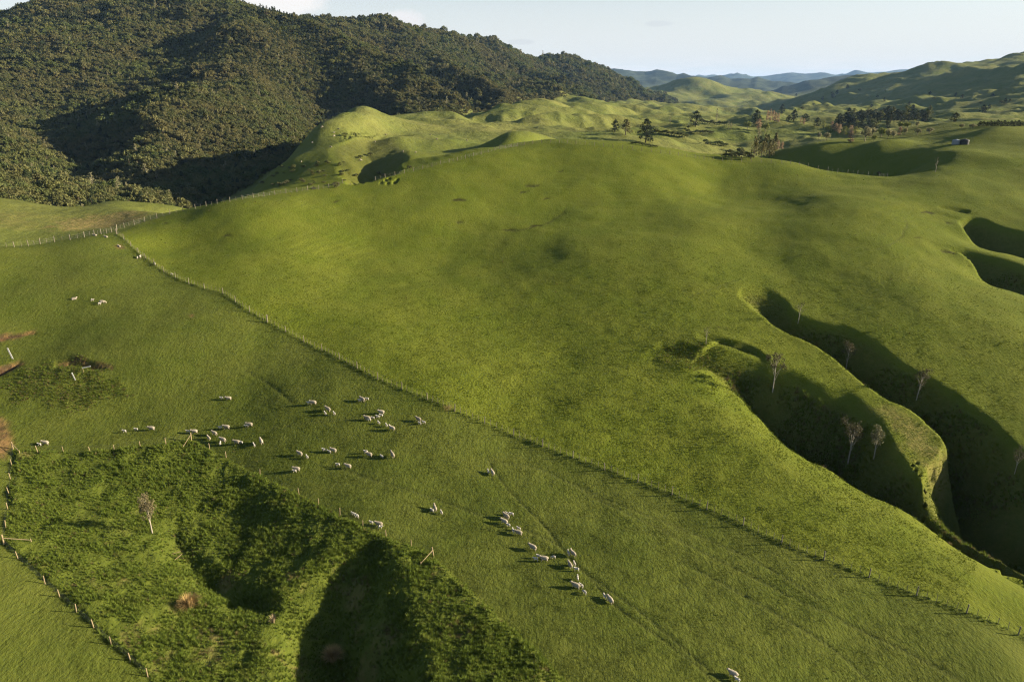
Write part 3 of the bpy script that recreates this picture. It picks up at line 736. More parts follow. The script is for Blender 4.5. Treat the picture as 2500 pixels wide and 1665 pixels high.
ML_OLIVE = leaf_mat("olive_gully_leaves", (0.085, 0.085, 0.040), (0.13, 0.125, 0.062))
ML_TAN = leaf_mat("tan_leaves", (0.11, 0.095, 0.046), (0.15, 0.125, 0.062))
MB_DARK = bark_mat("dark_bark", (0.04, 0.03, 0.02), (0.09, 0.07, 0.05))
MB_PALE = bark_mat("pale_bark", (0.20, 0.175, 0.135), (0.34, 0.30, 0.235))
MB_GREY = bark_mat("grey_bark", (0.12, 0.10, 0.08), (0.22, 0.19, 0.15))

def tubes(segs, sides=5):
    """tapered limbs: (p0, p1, r0, r1)"""
    V, F = [], []
    for p0, p1, r0, r1 in segs:
        p0, p1 = np.array(p0, float), np.array(p1, float)
        d = p1 - p0; d /= np.linalg.norm(d) + 1e-9
        a = np.cross(d, [0.31, 0.95, 0.1]); a /= np.linalg.norm(a); b = np.cross(d, a)
        k = len(V)
        for p, r in ((p0, r0), (p1, r1)):
            for i in range(sides):
                an = 2 * math.pi * i / sides
                V.append(p + r * (math.cos(an) * a + math.sin(an) * b))
        for i in range(sides):
            j = (i + 1) % sides
            F.append((k + i, k + j, k + sides + j, k + sides + i))
    return np.array(V), np.array(F)

def leaves(rng, centers, radii, per, size, out=0.7, flat=1.0):
    """leaf-clump faces scattered through the clumps, turned mostly outward"""
    C = np.repeat(np.asarray(centers, float), per, 0); Rr = np.repeat(np.asarray(radii, float), per)
    n = len(C)
    d = rng.normal(size=(n, 3)); d /= np.linalg.norm(d, axis=1)[:, None]
    P = C + d * (Rr * (0.35 + 0.65 * rng.random(n) ** 0.5))[:, None] * np.array([1, 1, flat])
    nr = d * out + rng.normal(size=(n, 3)) * 0.55 + np.array([0, 0, 0.25]); nr /= np.linalg.norm(nr, axis=1)[:, None]
    a = np.cross(nr, rng.normal(size=(n, 3))); a /= np.linalg.norm(a, axis=1)[:, None] + 1e-9
    b = np.cross(nr, a)
    s = size * (0.6 + 0.8 * rng.random(n))[:, None]
    w = (0.45 + 0.3 * rng.random(n))[:, None]
    V = np.stack([P - a * s, P + b * s * w, P + a * s, P - b * s * w], 1).reshape(-1, 3)
    F = np.arange(n * 4).reshape(n, 4)
    return V, F

def tree_proto(kind, seed):
    """(trunk mesh, crown mesh, height) of one tree, foot at the origin"""
    g = np.random.default_rng(seed); segs = []; C = []; Rd = []
    if kind in ('bush', 'green', 'shrub'):
        H = 6.0 if kind != 'shrub' else 2.6; w = H * (0.42 + 0.1 * g.random()); z0 = H * (0.30 if kind != 'shrub' else 0.12)
        segs += [((0, 0, -0.6), (0.1, 0, z0 + 0.6), 0.16 * H / 6, 0.10 * H / 6)]
        for i in range(26):
            an = g.random() * 6.283; rr = w * math.sqrt(g.random()) * 0.85; zz = z0 + (H - z0) * (0.15 + 0.72 * (1 - (rr / w) ** 2) * (0.65 + 0.35 * g.random()))
            C.append((rr * math.cos(an), rr * math.sin(an), zz)); Rd.append(w * (0.20 + 0.16 * g.random()))
        for c in C[:7]: segs.append(((0.05, 0, z0 * 0.6), c, 0.08 * H / 6, 0.02))
        V, F = leaves(g, C, Rd, 22, 0.062 * H, 0.75)
    elif kind == 'podocarp':
        H = 11.0; segs += [((0, 0, -0.8), (0.1, 0.1, H * 0.9), 0.28, 0.06)]
        for i in range(34):
            f = g.random() ** 0.85; zz = H * (0.2 + 0.78 * f); rr = 2.7 * (1.05 - f) ** 0.7 * (0.4 + 0.6 * g.random()); an = g.random() * 6.283
            C.append((rr * math.cos(an), rr * math.sin(an), zz)); Rd.append(0.55 + 0.75 * (1 - f))
            if i % 4 == 0: segs.append(((0, 0, zz - 0.5), C[-1], 0.07, 0.02))
        V, F = leaves(g, C, Rd, 20, 0.34, 0.7)
    elif kind == 'pine':
        H = 16.0; segs += [((0, 0, -0.8), (0.2, 0.1, H * 0.9), 0.5, 0.1)]
        for i in range(64):
            f = g.random(); zz = H * (0.10 + 0.84 * f); env = (math.sin(math.pi * min(1, 0.25 + 0.78 * f)) ** 0.7)
            rr = 5.4 * env * math.sqrt(g.random()); an = g.random() * 6.283
            C.append((rr * math.cos(an), rr * math.sin(an), zz)); Rd.append(0.9 + 0.8 * env)
            if i % 4 == 0: segs.append(((0, 0, zz - 1.2), C[-1], 0.14, 0.03))
        V, F = leaves(g, C, Rd, 24, 0.42, 0.7, 0.7)
    elif kind in ('poplar', 'barepoplar'):
        H = 12.0; segs += [((0, 0, -0.8), (0, 0, H * 0.96), 0.22, 0.04)]
        for i in range(40):
            f = 0.10 + 0.88 * g.random(); rr = 1.7 * math.sin(math.pi * min(0.98, 0.18 + 0.78 * f)) * math.sqrt(g.random()); an = g.random() * 6.283
            c = (rr * math.cos(an), rr * math.sin(an), H * f); C.append(c); Rd.append(0.75)
            segs.append(((0, 0, H * f - 1.4), c, 0.05, 0.015))
        V, F = leaves(g, C, Rd, 16 if kind == 'poplar' else 5, 0.36, 0.4)
    elif kind == 'willow':
        H = 7.0; segs += [((0, 0, -0.6), (0.1, 0, 2.6), 0.3, 0.18)]
        for i in range(40):
            an = g.random() * 6.283; u = g.random() ** 0.5; el = math.acos(1 - 1.25 * g.random())
            c = (3.1 * u * math.sin(el) * math.cos(an), 3.1 * u * math.sin(el) * math.sin(an), 3.7 + 3.0 * u * math.cos(el)); C.append(c); Rd.append(0.95)
            if i % 4 == 0: segs.append(((0.1, 0, 2.2), c, 0.1, 0.02))
        V, F = leaves(g, C, Rd, 20, 0.42, 0.7)
    elif kind in ('gully', 'gullyround', 'gullybare', 'lone'):
        H = 6.0; lean = np.array([0.10, 0.05]) * (g.random(2) - 0.2) * H
        p = np.array([0, 0, -0.5]); q = np.array([lean[0] * 0.4, lean[1] * 0.4, H * 0.46]); top = np.array([lean[0], lean[1], H * 0.97])
        segs += [(p, q, 0.105, 0.075), (q, top * 0.96, 0.075, 0.02)]
        nb = {'gully': 9, 'gullyround': 10, 'gullybare': 6, 'lone': 9}[kind]
        for i in range(nb):
            f = 0.30 + 0.55 * i / nb; base = q + (top - q) * max(0.0, (f - 0.46)) / 0.54 if f > 0.46 else p + (q - p) * (f * H + 0.5) / (H * 0.46 + 0.5)
            an = i * 2.4 + g.random(); L = H * (0.16 + 0.10 * g.random()) * (1.15 if kind == 'gully' else 0.8)
            tip = base + np.array([math.cos(an) * L * 0.62, math.sin(an) * L * 0.62, L * (1.15 if i > 2 else 1.7)])
            segs.append((base, tip, 0.036, 0.010))
            for k in range(3):
                e = tip + (g.random(3) - np.array([0.5, 0.5, 0.35])) * H * 0.13
                segs.append((tip * 0.85 + base * 0.15, e, 0.014, 0.006))
                C.append(e); Rd.append(H * (0.055 + 0.03 * g.random()))
        C += [top + (g.random(3) - 0.5) * 0.7 for _ in range(4)]; Rd += [0.42] * 4
        if kind in ('gullyround', 'lone'):
            cc = top * np.array([0.9, 0.9, 0.80]); C += [cc + (g.random(3) - 0.5) * np.array([1.5, 1.5, 1.5]) for _ in range(18)]; Rd += [0.42] * 18
        per = {'gully': 26, 'gullyround': 26, 'gullybare': 7, 'lone': 40}[kind]
        V, F = leaves(g, C, Rd, per, 0.10 if kind != 'lone' else 0.085, 0.5)
    cm = {'bush': ML_BUSH, 'green': ML_GREEN, 'shrub': ML_BUSH, 'podocarp': ML_DARK, 'pine': ML_PINE, 'poplar': ML_PINK, 'barepoplar': ML_PALE, 'willow': ML_LIME, 'gully': ML_BROWN, 'gullyround': ML_OLIVE, 'gullybare': ML_BROWN, 'lone': ML_TAN}[kind]
    bm_ = MB_PALE if kind in ('gully', 'gullyround', 'gullybare', 'lone') else (MB_GREY if kind in ('barepoplar', 'poplar', 'willow') else MB_DARK)
    tv, tf = tubes(segs, 6 if H == 6.0 else 5)
    return mesh_np("trunk", tv, tf, bm_, True), mesh_np("crown", V, F, cm), H

PROTO = {}
for kind, cnt in (('bush', 4), ('green', 3), ('podocarp', 3), ('shrub', 2), ('pine', 3), ('poplar', 3), ('barepoplar', 2), ('willow', 3), ('gully', 4), ('gullyround', 2), ('gullybare', 2), ('lone', 1)):
    PROTO[kind] = [tree_proto(kind, 100 * len(PROTO) + i) for i in range(cnt)]
def recol(tr, mat):
    c = tr[1].copy(); c.materials.clear(); c.materials.append(mat); return (tr[0], c, tr[2])
PROTO['palewillow'] = [recol(p, ML_PALE) for p in PROTO['willow']]
PROTO['limepoplar'] = [recol(p, ML_LIME) for p in PROTO['poplar']]
PROTO['grove'] = [recol(p, ML_BUSH) for p in PROTO['podocarp']]

def plant_tree(kind, var, x, y, z, h, wid, rot, name, label, group=None, tilt=(0, 0)):
    t, c, H = PROTO[kind][var % len(PROTO[kind])]
    e = bpy.data.objects.new(name, None); link(e); e.empty_display_size = 0.3
    s = h / H
    e.location = (x, y, z); e.rotation_euler = (tilt[0], tilt[1], rot); e.scale = (s * wid, s * wid, s)
    for nm, me in (("trunk", t), ("crown", c)):
        o = bpy.data.objects.new(nm, me); link(o, e)
    tag(e, label, "tree", group)
    return e

def scatter(name, protos, pts, idx, rot, scl, label, cat=None):
    """ONE stuff object: many small plants set out by geometry nodes"""
    coll = bpy.data.collections.new(name + "_kinds")
    for i, me in enumerate(protos):
        coll.objects.link(bpy.data.objects.new("%s_kind_%02d" % (name, i), me))
    me = bpy.data.meshes.new(name); me.vertices.add(len(pts)); me.vertices.foreach_set("co", np.asarray(pts, np.float32).ravel())
    a = me.attributes.new("pick", 'INT', 'POINT'); a.data.foreach_set("value", np.asarray(idx, np.int32))
    a = me.attributes.new("turn", 'FLOAT_VECTOR', 'POINT'); a.data.foreach_set("vector", np.asarray(rot, np.float32).ravel())
    a = me.attributes.new("size", 'FLOAT_VECTOR', 'POINT'); a.data.foreach_set("vector", np.asarray(scl, np.float32).ravel())
    me.update()
    ob = link(bpy.data.objects.new(name, me))
    ng = bpy.data.node_groups.new(name, 'GeometryNodeTree')
    ng.interface.new_socket("Geometry", in_out='INPUT', socket_type='NodeSocketGeometry'); ng.interface.new_socket("Geometry", in_out='OUTPUT', socket_type='NodeSocketGeometry')
    N, L = ng.nodes, ng.links
    gi, go = N.new("NodeGroupInput"), N.new("NodeGroupOutput")
    ci = N.new("GeometryNodeCollectionInfo"); ci.inputs['Collection'].default_value = coll; ci.inputs['Separate Children'].default_value = True; ci.inputs['Reset Children'].default_value = True
    ip = N.new("GeometryNodeInstanceOnPoints"); ip.inputs['Pick Instance'].default_value = True
    def na(nm, ty):
        k = N.new("GeometryNodeInputNamedAttribute"); k.data_type = ty; k.inputs['Name'].default_value = nm; return k.outputs['Attribute']
    er = N.new("FunctionNodeEulerToRotation")
    L.new(gi.outputs[0], ip.inputs['Points']); L.new(ci.outputs[0], ip.inputs['Instance']); L.new(na("pick", 'INT'), ip.inputs['Instance Index'])
    L.new(na("turn", 'FLOAT_VECTOR'), er.inputs[0]); L.new(er.outputs[0], ip.inputs['Rotation']); L.new(na("size", 'FLOAT_VECTOR'), ip.inputs['Scale'])
    L.new(ip.outputs[0], go.inputs[0])
    m = ob.modifiers.new("plants", 'NODES'); m.node_group = ng
    tag(ob, label, cat, kind="stuff")
    return ob

def joined(tr):
    """trunk and crown of a tree as one mesh, for the far mass of bush"""
    t, c, H = tr
    tv = np.empty(len(t.vertices) * 3, np.float32); t.vertices.foreach_get("co", tv); cvv = np.empty(len(c.vertices) * 3, np.float32); c.vertices.foreach_get("co", cvv)
    tv, cvv = tv.reshape(-1, 3), cvv.reshape(-1, 3)
    me = bpy.data.meshes.new("bush"); nt = len(tv)
    tf = np.empty(len(t.loops), np.int32); t.loops.foreach_get("vertex_index", tf); cf = np.empty(len(c.loops), np.int32); c.loops.foreach_get("vertex_index", cf)
    me = mesh_np("bush", np.vstack([tv, cvv]), np.vstack([tf.reshape(-1, 4), cf.reshape(-1, 4) + nt]), c.materials[0]); me.materials.append(t.materials[0])
    mi = np.zeros(len(me.polygons), np.int32); mi[:len(tf) // 4] = 1; me.polygons.foreach_set("material_index", mi)
    return me

# ---- the bush range: points on a jittered net, closer spaced near by
rg = np.random.default_rng(7)
P1 = []
xs = np.arange(-740, 60, 2.5); ys = np.arange(150, 900, 2.5)
X, Y = np.meshgrid(xs, ys); X = X + rg.uniform(-1.2, 1.2, X.shape); Y = Y + rg.uniform(-1.2, 1.2, Y.shape)
rr = np.hypot(X, Y); k = (rr < 900) & (rr > 300); P1.append(np.stack([X[k], Y[k], np.full(k.sum(), 2.6)], 1))
st = 0.0031
tt = np.arange(-0.80, 0.30, st); ll = np.arange(math.log(900), math.log(3000), st)
T, Lg = np.meshgrid(tt, ll); T = T + rg.uniform(-.45, .45, T.shape) * st; Lg = Lg + rg.uniform(-.45, .45, Lg.shape) * st
P1.append(np.stack([np.sin(T) * np.exp(Lg), np.cos(T) * np.exp(Lg), np.exp(Lg) * st], -1).reshape(-1, 3))
FP = np.vstack(P1)
FP = FP[inpoly(FP[:, 0], FP[:, 1], FOREST)]
fz = ground(FP[:, 0], FP[:, 1])
fe = segdist(FP[:, 0], FP[:, 1], FOREST[:21])
fr_ = np.hypot(FP[:, 0], FP[:, 1])
# podocarps stand thicker in the upper gullies, green broadleaf low down, brown scrub on the faces
zn = fbm(FP[:, 0], FP[:, 1], 180, 3, 501); zn2 = fbm(FP[:, 0], FP[:, 1], 90, 3, 511)
u_ = rg.random(len(FP))
kind = np.where(u_ < 0.62 - 0.35 * zn, 0, 1)
pod = (rg.random(len(FP)) < np.clip(0.025 + 0.40 * sstep(0.1, 0.45, zn2) * sstep(700, 1100, fr_), 0, 0.5))
kind = np.where(pod, 2, kind)
kind = np.where((fe < 10) & (rg.random(len(FP)) < 0.6), 3, kind)
sc0 = FP[:, 2] / 4.1 * rg.uniform(0.65, 1.4, len(FP)) * np.where(rg.random(len(FP)) < 0.05, 1.7, 1.0)
sc0 = np.where(kind == 2, np.clip(sc0, 0.75, 1.25) * 0.70 * rg.uniform(0.7, 1.3, len(FP)), sc0)
sc0 = np.where(kind == 3, sc0 * 1.1, sc0)
dead = (rg.random(len(FP)) < 0.035) & (kind == 0)
kind = np.where(dead, 4, kind); sc0 = np.where(dead, sc0 * 0.62, sc0)
keep = ~((fe < 14) & (rg.random(len(FP)) < 0.35))
FP, fz, fe, fr_, kind, sc0 = FP[keep], fz[keep], fe[keep], fr_[keep], kind[keep], sc0[keep]

def to_pix(x, y, z):
    dx, dy, dz = x, y, z - CAM_Z
    f = dy * CP - dz * SP; upc = dy * SP + dz * CP
    return PW / 2 + FPX * dx / f, PH / 2 - FPX * upc / f
hz = np.where(kind == 2, 11.0, np.where(kind == 3, 2.6, np.where(kind == 4, 12.0, 6.0))) * sc0
pu, pvv = to_pix(FP[:, 0], FP[:, 1], fz + hz * 0.6)
cand = np.where((pu > 5) & (pu < 1700) & (pvv > 2) & (fr_ < 640) & (kind < 3))[0]
cand = cand[np.argsort(-(hz[cand] / fr_[cand]))]
chosen = []
for i in cand:
    c = cast(pu[i], pvv[i])
    if c is None or math.hypot(c[0], c[1]) > fr_[i] - 4:
        chosen.append(i)
        if len(chosen) >= 260: break
chosen = np.array(chosen)
rest = np.ones(len(FP), bool); rest[chosen] = False
KN = ['bush', 'green', 'podocarp', 'shrub', 'barepoplar']
LAB = {
 (0, 0): "olive brown bush tree in the sunlit canopy behind the left green field", (1, 0): "mid green broadleaf tree in the canopy behind the left green field", (2, 0): "tall dark conical tree standing above the canopy behind the left field",
 (0, 1): "olive brown bush tree low on the big forested face above the gully", (1, 1): "mid green broadleaf tree low on the big forested face above the gully", (2, 1): "tall dark conical tree low on the big forested face",
 (0, 2): "olive brown bush tree by the creek behind the steep green hill", (1, 2): "mid green broadleaf tree by the creek behind the steep green hill", (2, 2): "tall dark conical tree by the creek behind the steep green hill"}
for i in chosen:
    zone = 0 if pu[i] < 330 and fr_[i] < 430 else (1 if pu[i] < 560 else 2)
    kk = int(kind[i]); nm = ('bush_tree', 'broadleaf_tree', 'podocarp_tree')[kk]
    a_ = ("olive brown bush tree", "mid green broadleaf tree", "tall dark conical tree")[kk]
    if zone == 0:
        col = ("at the very left edge", "left of the dip in the green field's crest", "above the dip in the green field's crest", "above the right end of the green field")[min(3, int(pu[i] // 85))]
        row = ("front rows", "middle rows", "back rows")[0 if pvv[i] > 478 else (1 if pvv[i] > 450 else 2)]
    else:
        col = ("at the left edge of the gully", "in the dark gully's left half", "in the dark gully's middle", "on the sunlit spur right of the dark gully", "in the creek bed below the spur", "beside the shaded creek", "behind the steep green hill's left flank", "behind the steep green hill's top")[min(7, int(pu[i] // 110))]
        row = ("low down", "half way up", "high up")[0 if pvv[i] > 440 else (1 if pvv[i] > 390 else 2)]
    lb = a_ + " " + col + ", " + row
    plant_tree(KN[kk], int(rg.integers(0, 9)), FP[i, 0], FP[i, 1], float(fz[i]) - 0.2, float(hz[i]), float(rg.uniform(0.9, 1.2)), float(rg.uniform(0, 6.28)), nm, lb, "forest trees: " + lb)
PB = [joined(p) for k_ in KN for p in PROTO[k_]]
off = {0: (0, 4), 1: (4, 3), 2: (7, 3), 3: (10, 2), 4: (12, 2)}
pick = np.array([off[int(k)][0] + int(rg.integers(0, off[int(k)][1])) for k in kind])
scl = np.stack([sc0 * rg.uniform(0.9, 1.2, len(sc0)), sc0 * rg.uniform(0.9, 1.2, len(sc0)), sc0], 1)
rotv = np.stack([np.zeros(len(sc0)), np.zeros(len(sc0)), rg.uniform(0, 6.28, len(sc0))], 1)
scatter("forest", PB, np.stack([FP[:, 0], FP[:, 1], fz - 0.3], 1)[rest], pick[rest], rotv[rest], scl[rest], "dense native bush covering the whole range of hills on the left", "forest")
# ------------------------------------------------------------------ fences
def wood_mat(name, a, b):
    t = NT_(name); n = t.noise(t.vmul(t.coord(), (9, 9, 1.2)), 4, 4); n2 = t.n.new("ShaderNodeObjectInfo").outputs['Random']
    t.put(t.b.inputs['Base Color'], t.mix(t.math('MULTIPLY', t.math('ADD', n, n2), 0.5), a, b)); t.l.new(t.bump(n, 0.4, 0.02), t.b.inputs['Normal']); return t.m
M_POSTNEW = wood_mat("pale_treated_pine", (0.18, 0.135, 0.075), (0.28, 0.22, 0.128))
M_POSTOLD = wood_mat("weathered_grey_wood", (0.11, 0.096, 0.068), (0.21, 0.185, 0.135))
M_WIRE = NT_("galvanised_wire"); M_WIRE.b.inputs['Base Color'].default_value = (0.16, 0.16, 0.155, 1); M_WIRE.b.inputs['Metallic'].default_value = 0.6; M_WIRE.b.inputs['Roughness'].default_value = 0.55; M_WIRE = M_WIRE.m

def post_mesh(name, h, r, sides, mat, sink=0.5):
    V, F = [], []
    rings = [(-sink, r * 1.04), (h * 0.5, r), (h - r * 0.5, r * 0.96), (h, r * 0.7)]
    for z, q in rings:
        for i in range(sides):
            a = 2 * math.pi * i / sides; V.append((q * math.cos(a), q * math.sin(a), z))
    for k in range(len(rings) - 1):
        for i in range(sides):
            j = (i + 1) % sides; F.append((k * sides + i, k * sides + j, (k + 1) * sides + j, (k + 1) * sides + i))
    k = (len(rings) - 1) * sides
    me = bpy.data.meshes.new(name)
    me.from_pydata(V, [], F + [tuple(range(k, k + sides))]); me.materials.append(mat); me.update()
    return me
def box_mesh(name, sx, sy, z0, z1, mat, bev=0.006):
    bm = bmesh.new(); bmesh.ops.create_cube(bm, size=1)
    for v in bm.verts: v.co = Vector((v.co.x * sx, v.co.y * sy, z0 + (v.co.z + 0.5) * (z1 - z0)))
    bmesh.ops.bevel(bm, geom=bm.edges[:], offset=bev, segments=1, affect='EDGES')
    me = bpy.data.meshes.new(name); bm.to_mesh(me); bm.free(); me.materials.append(mat); return me
ME_POST_N = post_mesh("post", 1.0, 0.052, 8, M_POSTNEW); ME_POST_O = post_mesh("post", 1.2, 0.07, 8, M_POSTOLD)
ME_STRAIN_N = post_mesh("strainer_post", 1.2, 0.085, 10, M_POSTNEW, 0.8); ME_STRAIN_O = post_mesh("strainer_post", 1.4, 0.12, 10, M_POSTOLD, 0.8)
ME_POST_C = post_mesh("post", 1.3, 0.075, 8, M_POSTOLD)
ME_BAT = box_mesh("batten", 0.045, 0.035, 0.08, 1.05, M_POSTOLD)
frg = random.Random(3)
def gz(x, y): return float(ground(np.array([x]), np.array([y]))[0])
def bar_mesh(name, a, b, r, mat, sides=6):
    v, f = tubes([(a, b, r, r * 0.9)], sides)
    me = bpy.data.meshes.new(name)
    me.from_pydata([tuple(q) for q in v], [], [tuple(q) for q in f] + [tuple(range(sides - 1, -1, -1)), tuple(range(sides, 2 * sides))]); me.materials.append(mat); return me
def fence(name, label, path, spots, post_me, strain_me, strain_at, nbat, wires, stays=(), lean=0.03, wr=0.0035, group=None):
    """path: dense ground line; spots: arc positions of the posts"""
    P = np.array(path); d = np.r_[0, np.cumsum(np.hypot(*np.diff(P, axis=0).T))]
    at = lambda s: (float(np.interp(s, d, P[:, 0])), float(np.interp(s, d, P[:, 1])))
    x0, y0 = at(spots[0]); z0 = gz(x0, y0)
    root = bpy.data.objects.new(name, None); link(root); root.location = (x0, y0, z0); root.empty_display_size = 0.5
    tag(root, label, "fence", group)
    def put(me, s, nm, sc=1.0, rz=0.0, tl=lean):
        x, y = at(s); z = gz(x, y)
        o = bpy.data.objects.new(nm, me); link(o, root); o.location = (x - x0, y - y0, z - z0)
        o.rotation_euler = (frg.gauss(0, tl), frg.gauss(0, tl), rz); o.scale = (1, 1, sc); return x, y, z
    tops = []
    for i, s in enumerate(spots):
        st_ = i in strain_at
        x, y, z = put(strain_me if st_ else post_me, s, "strainer_post" if st_ else "post", frg.uniform(0.94, 1.06), frg.uniform(0, 6))
        tops.append((x - x0, y - y0, z - z0))
        if nbat and i < len(spots) - 1:
            for k in range(nbat):
                q = s + (spots[i + 1] - s) * (k + 1) / (nbat + 1); xx, yy = at(q - 0.2); x2, y2 = at(q + 0.2)
                put(ME_BAT, q, "batten", frg.uniform(0.93, 1.05), math.atan2(y2 - yy, x2 - xx), 0.04)
    for h in wires:
        segs = [((a[0], a[1], a[2] + h), (b[0], b[1], b[2] + h), wr, wr) for a, b in zip(tops[:-1], tops[1:])]
        v, f = tubes(segs, 3); o = bpy.data.objects.new("wire", mesh_np("wire", v, f, M_WIRE)); link(o, root)
    for i, (dx, dy) in stays:
        a = tops[i]; L = math.hypot(dx, dy); bx, by = a[0] + dx, a[1] + dy
        bz = gz(bx + x0, by + y0) - z0
        o = bpy.data.objects.new("stay", bar_mesh("stay", (a[0], a[1], a[2] + 0.85), (bx, by, bz + 0.22), 0.045, strain_me.materials[0])); link(o, root)
        o = bpy.data.objects.new("stay_block", bar_mesh("stay_block", (bx, by, bz - 0.2), (bx, by, bz + 0.42), 0.05, strain_me.materials[0])); link(o, root)
    return root
def arcs(path, pts):
    P = np.array(path); d = np.r_[0, np.cumsum(np.hypot(*np.diff(P, axis=0).T))]
    return [float(d[np.argmin(np.hypot(P[:, 0] - x, P[:, 1] - y))]) for x, y in pts]
def even(path, step):
    P = np.array(path); L = np.cumsum(np.hypot(*np.diff(P, axis=0).T))[-1]; n_ = max(2, int(round(L / step)))
    return list(np.linspace(0, L, n_ + 1))

pm = dense(W2(FENCE_MAIN), 8)
fence("batten_fence", "long wire fence with grey battens running diagonally between sheep paddock and upper paddock", pm, even(pm, 4.9), ME_POST_O, ME_STRAIN_O, (0, len(even(pm, 4.9)) // 3), 4, (0.15, 0.35, 0.55, 0.78, 1.02))
def crest_line(px_line):
    out = []
    for (u0, v0), (u1, v1) in zip(px_line[:-1], px_line[1:]):
        for q in np.linspace(0, 1, max(2, int(abs(u1 - u0) / 14)), endpoint=False):
            u, v = u0 + (u1 - u0) * q, v0 + (v1 - v0) * q
            for dv in range(0, 40, 1):
                c_ = cast(u, v + dv)
                if c_ and math.hypot(c_[0], c_[1]) < 305: break
            out.append((c_[0], c_[1]))
    P_ = np.array(out); K_ = np.ones(5) / 5
    for a_ in (0, 1): P_[2:-2, a_] = np.convolve(P_[:, a_], K_, 'valid')
    return [tuple(q) for q in P_]
pr_ = crest_line(CREST)
fence("batten_fence", "post and wire fence along the crest below the steep green hill and distant valley", pr_, even(pr_, 3.4), ME_POST_C, ME_STRAIN_O, (0,), 1, (0.25, 0.6, 1.0), wr=0.005)
pl_ = dense(W2([(-40, 613), (60, 602), (115, 594), (180, 585), (230, 575), (285, 564)]), 8)
fence("batten_fence", "short fence at the left edge between sheep paddock and yellow slipped field", pl_, even(pl_, 3.0), ME_POST_C, ME_STRAIN_O, (), 1, (0.25, 0.6, 1.0), wr=0.005)
enc_line = W2(list(reversed(ENC_LEFT[:-1]))[::-1])
ep = W2(ENC_LEFT + [(54, 1114)][:0] + ENC_TOP[1:] + ENC_RIGHT[1:])
epath = []
for a, b in zip(ep[:-1], ep[1:]):
    for q in np.linspace(0, 1, 8, endpoint=False): epath.append((a[0] + (b[0] - a[0]) * q, a[1] + (b[1] - a[1]) * q))
epath.append(ep[-1])
nl_, nt_ = len(ENC_LEFT), len(ENC_TOP)
ci = [ENC_LEFT.index((10, 1329)), nl_ - 1, nl_ + nt_ - 2, len(ep) - 1]
def tow(i, px, L=2.2):
    a = ep[i]; b = cast(*px)[:2]; d_ = math.hypot(b[0] - a[0], b[1] - a[1]); return (i, ((b[0] - a[0]) / d_ * L, (b[1] - a[1]) / d_ * L))
sp_ = arcs(epath, ep)
fence("enclosure_fence", "new pale post and wire fence around the corner of long dark grass", epath, sp_, ME_POST_N, ME_STRAIN_N, ci, 0, (0.25, 0.5, 0.75, 0.95),
      stays=(tow(ci[0], (60, 1322), 2.6), tow(ci[1], (56, 1114), 2.0), tow(ci[2], (452, 1090), 1.8), tow(ci[3], (1030, 1376), 2.2)), lean=0.05)
# ------------------------------------------------------------------ sheep
def fleece_mat(name, a, b, skin):
    t = NT_(name); n = t.noise(t.coord(), 9, 4, 0.65); r_ = t.n.new("ShaderNodeObjectInfo").outputs['Random']
    c = t.mix(t.math('MULTIPLY', t.math('ADD', n, r_), 0.5), a, b); c = t.mix(t.attr("bare"), c, skin)
    t.put(t.b.inputs['Base Color'], c); t.l.new(t.bump(t.noise(t.coord(), 26, 4, 0.7), 0.6, 0.03), t.b.inputs['Normal']); return t.m
M_EWE = fleece_mat("ewe_fleece", (0.18, 0.15, 0.105), (0.34, 0.30, 0.235), (0.32, 0.275, 0.22))
M_LAMB = fleece_mat("lamb_fleece", (0.34, 0.315, 0.275), (0.45, 0.42, 0.37), (0.38, 0.33, 0.285))
def skin_mesh(name, verts, edges, mat, lam):
    """one continuous animal: joints and radii grown into a surface"""
    me = bpy.data.meshes.new(name + "_joints"); me.from_pydata([v[0] for v in verts], [], edges); me.update()
    ob = bpy.data.objects.new(name + "_joints", me); S.collection.objects.link(ob)
    ob.modifiers.new("skin", 'SKIN')
    if not me.skin_vertices:
        bm = bmesh.new(); bm.from_mesh(me); bm.verts.layers.skin.verify(); bm.to_mesh(me); bm.free()
    sv = me.skin_vertices[0].data
    for i, v in enumerate(verts):
        r_ = v[1]; sv[i].radius = r_ if isinstance(r_, tuple) else (r_, r_); sv[i].use_root = (i == 0)
    sb = ob.modifiers.new("sub", 'SUBSURF'); sb.levels = 1; sb.render_levels = 1
    dg = bpy.context.evaluated_depsgraph_get(); out = bpy.data.meshes.new_from_object(ob.evaluated_get(dg))
    out.name = name
    bpy.data.objects.remove(ob); bpy.data.meshes.remove(me)
    n_ = len(out.vertices); c_ = np.empty(n_ * 3, np.float32); out.vertices.foreach_get("co", c_); c_ = c_.reshape(-1, 3)
    hx = HEADX[0]
    bare = np.maximum(sstep(0.36 * lam, 0.26 * lam, c_[:, 2]), sstep(hx - 0.02, hx + 0.06, c_[:, 0]))
    set_attr(out, "bare", bare)
    jit = fbm(c_[:, 0] * 10 + c_[:, 1] * 7, c_[:, 2] * 10 - c_[:, 1] * 5, 0.9, 2, 4) * 0.022 * lam * (1 - bare)
    nr = c_ - np.array([0, 0, 0.5 * lam]); nr /= np.linalg.norm(nr, axis=1)[:, None] + 1e-6
    out.vertices.foreach_set("co", (c_ + nr * jit[:, None]).astype(np.float32).ravel())
    out.materials.clear(); out.materials.append(mat)
    for p_ in out.polygons: p_.use_smooth = True
    out.update(); return out
HEADX = [0.6]
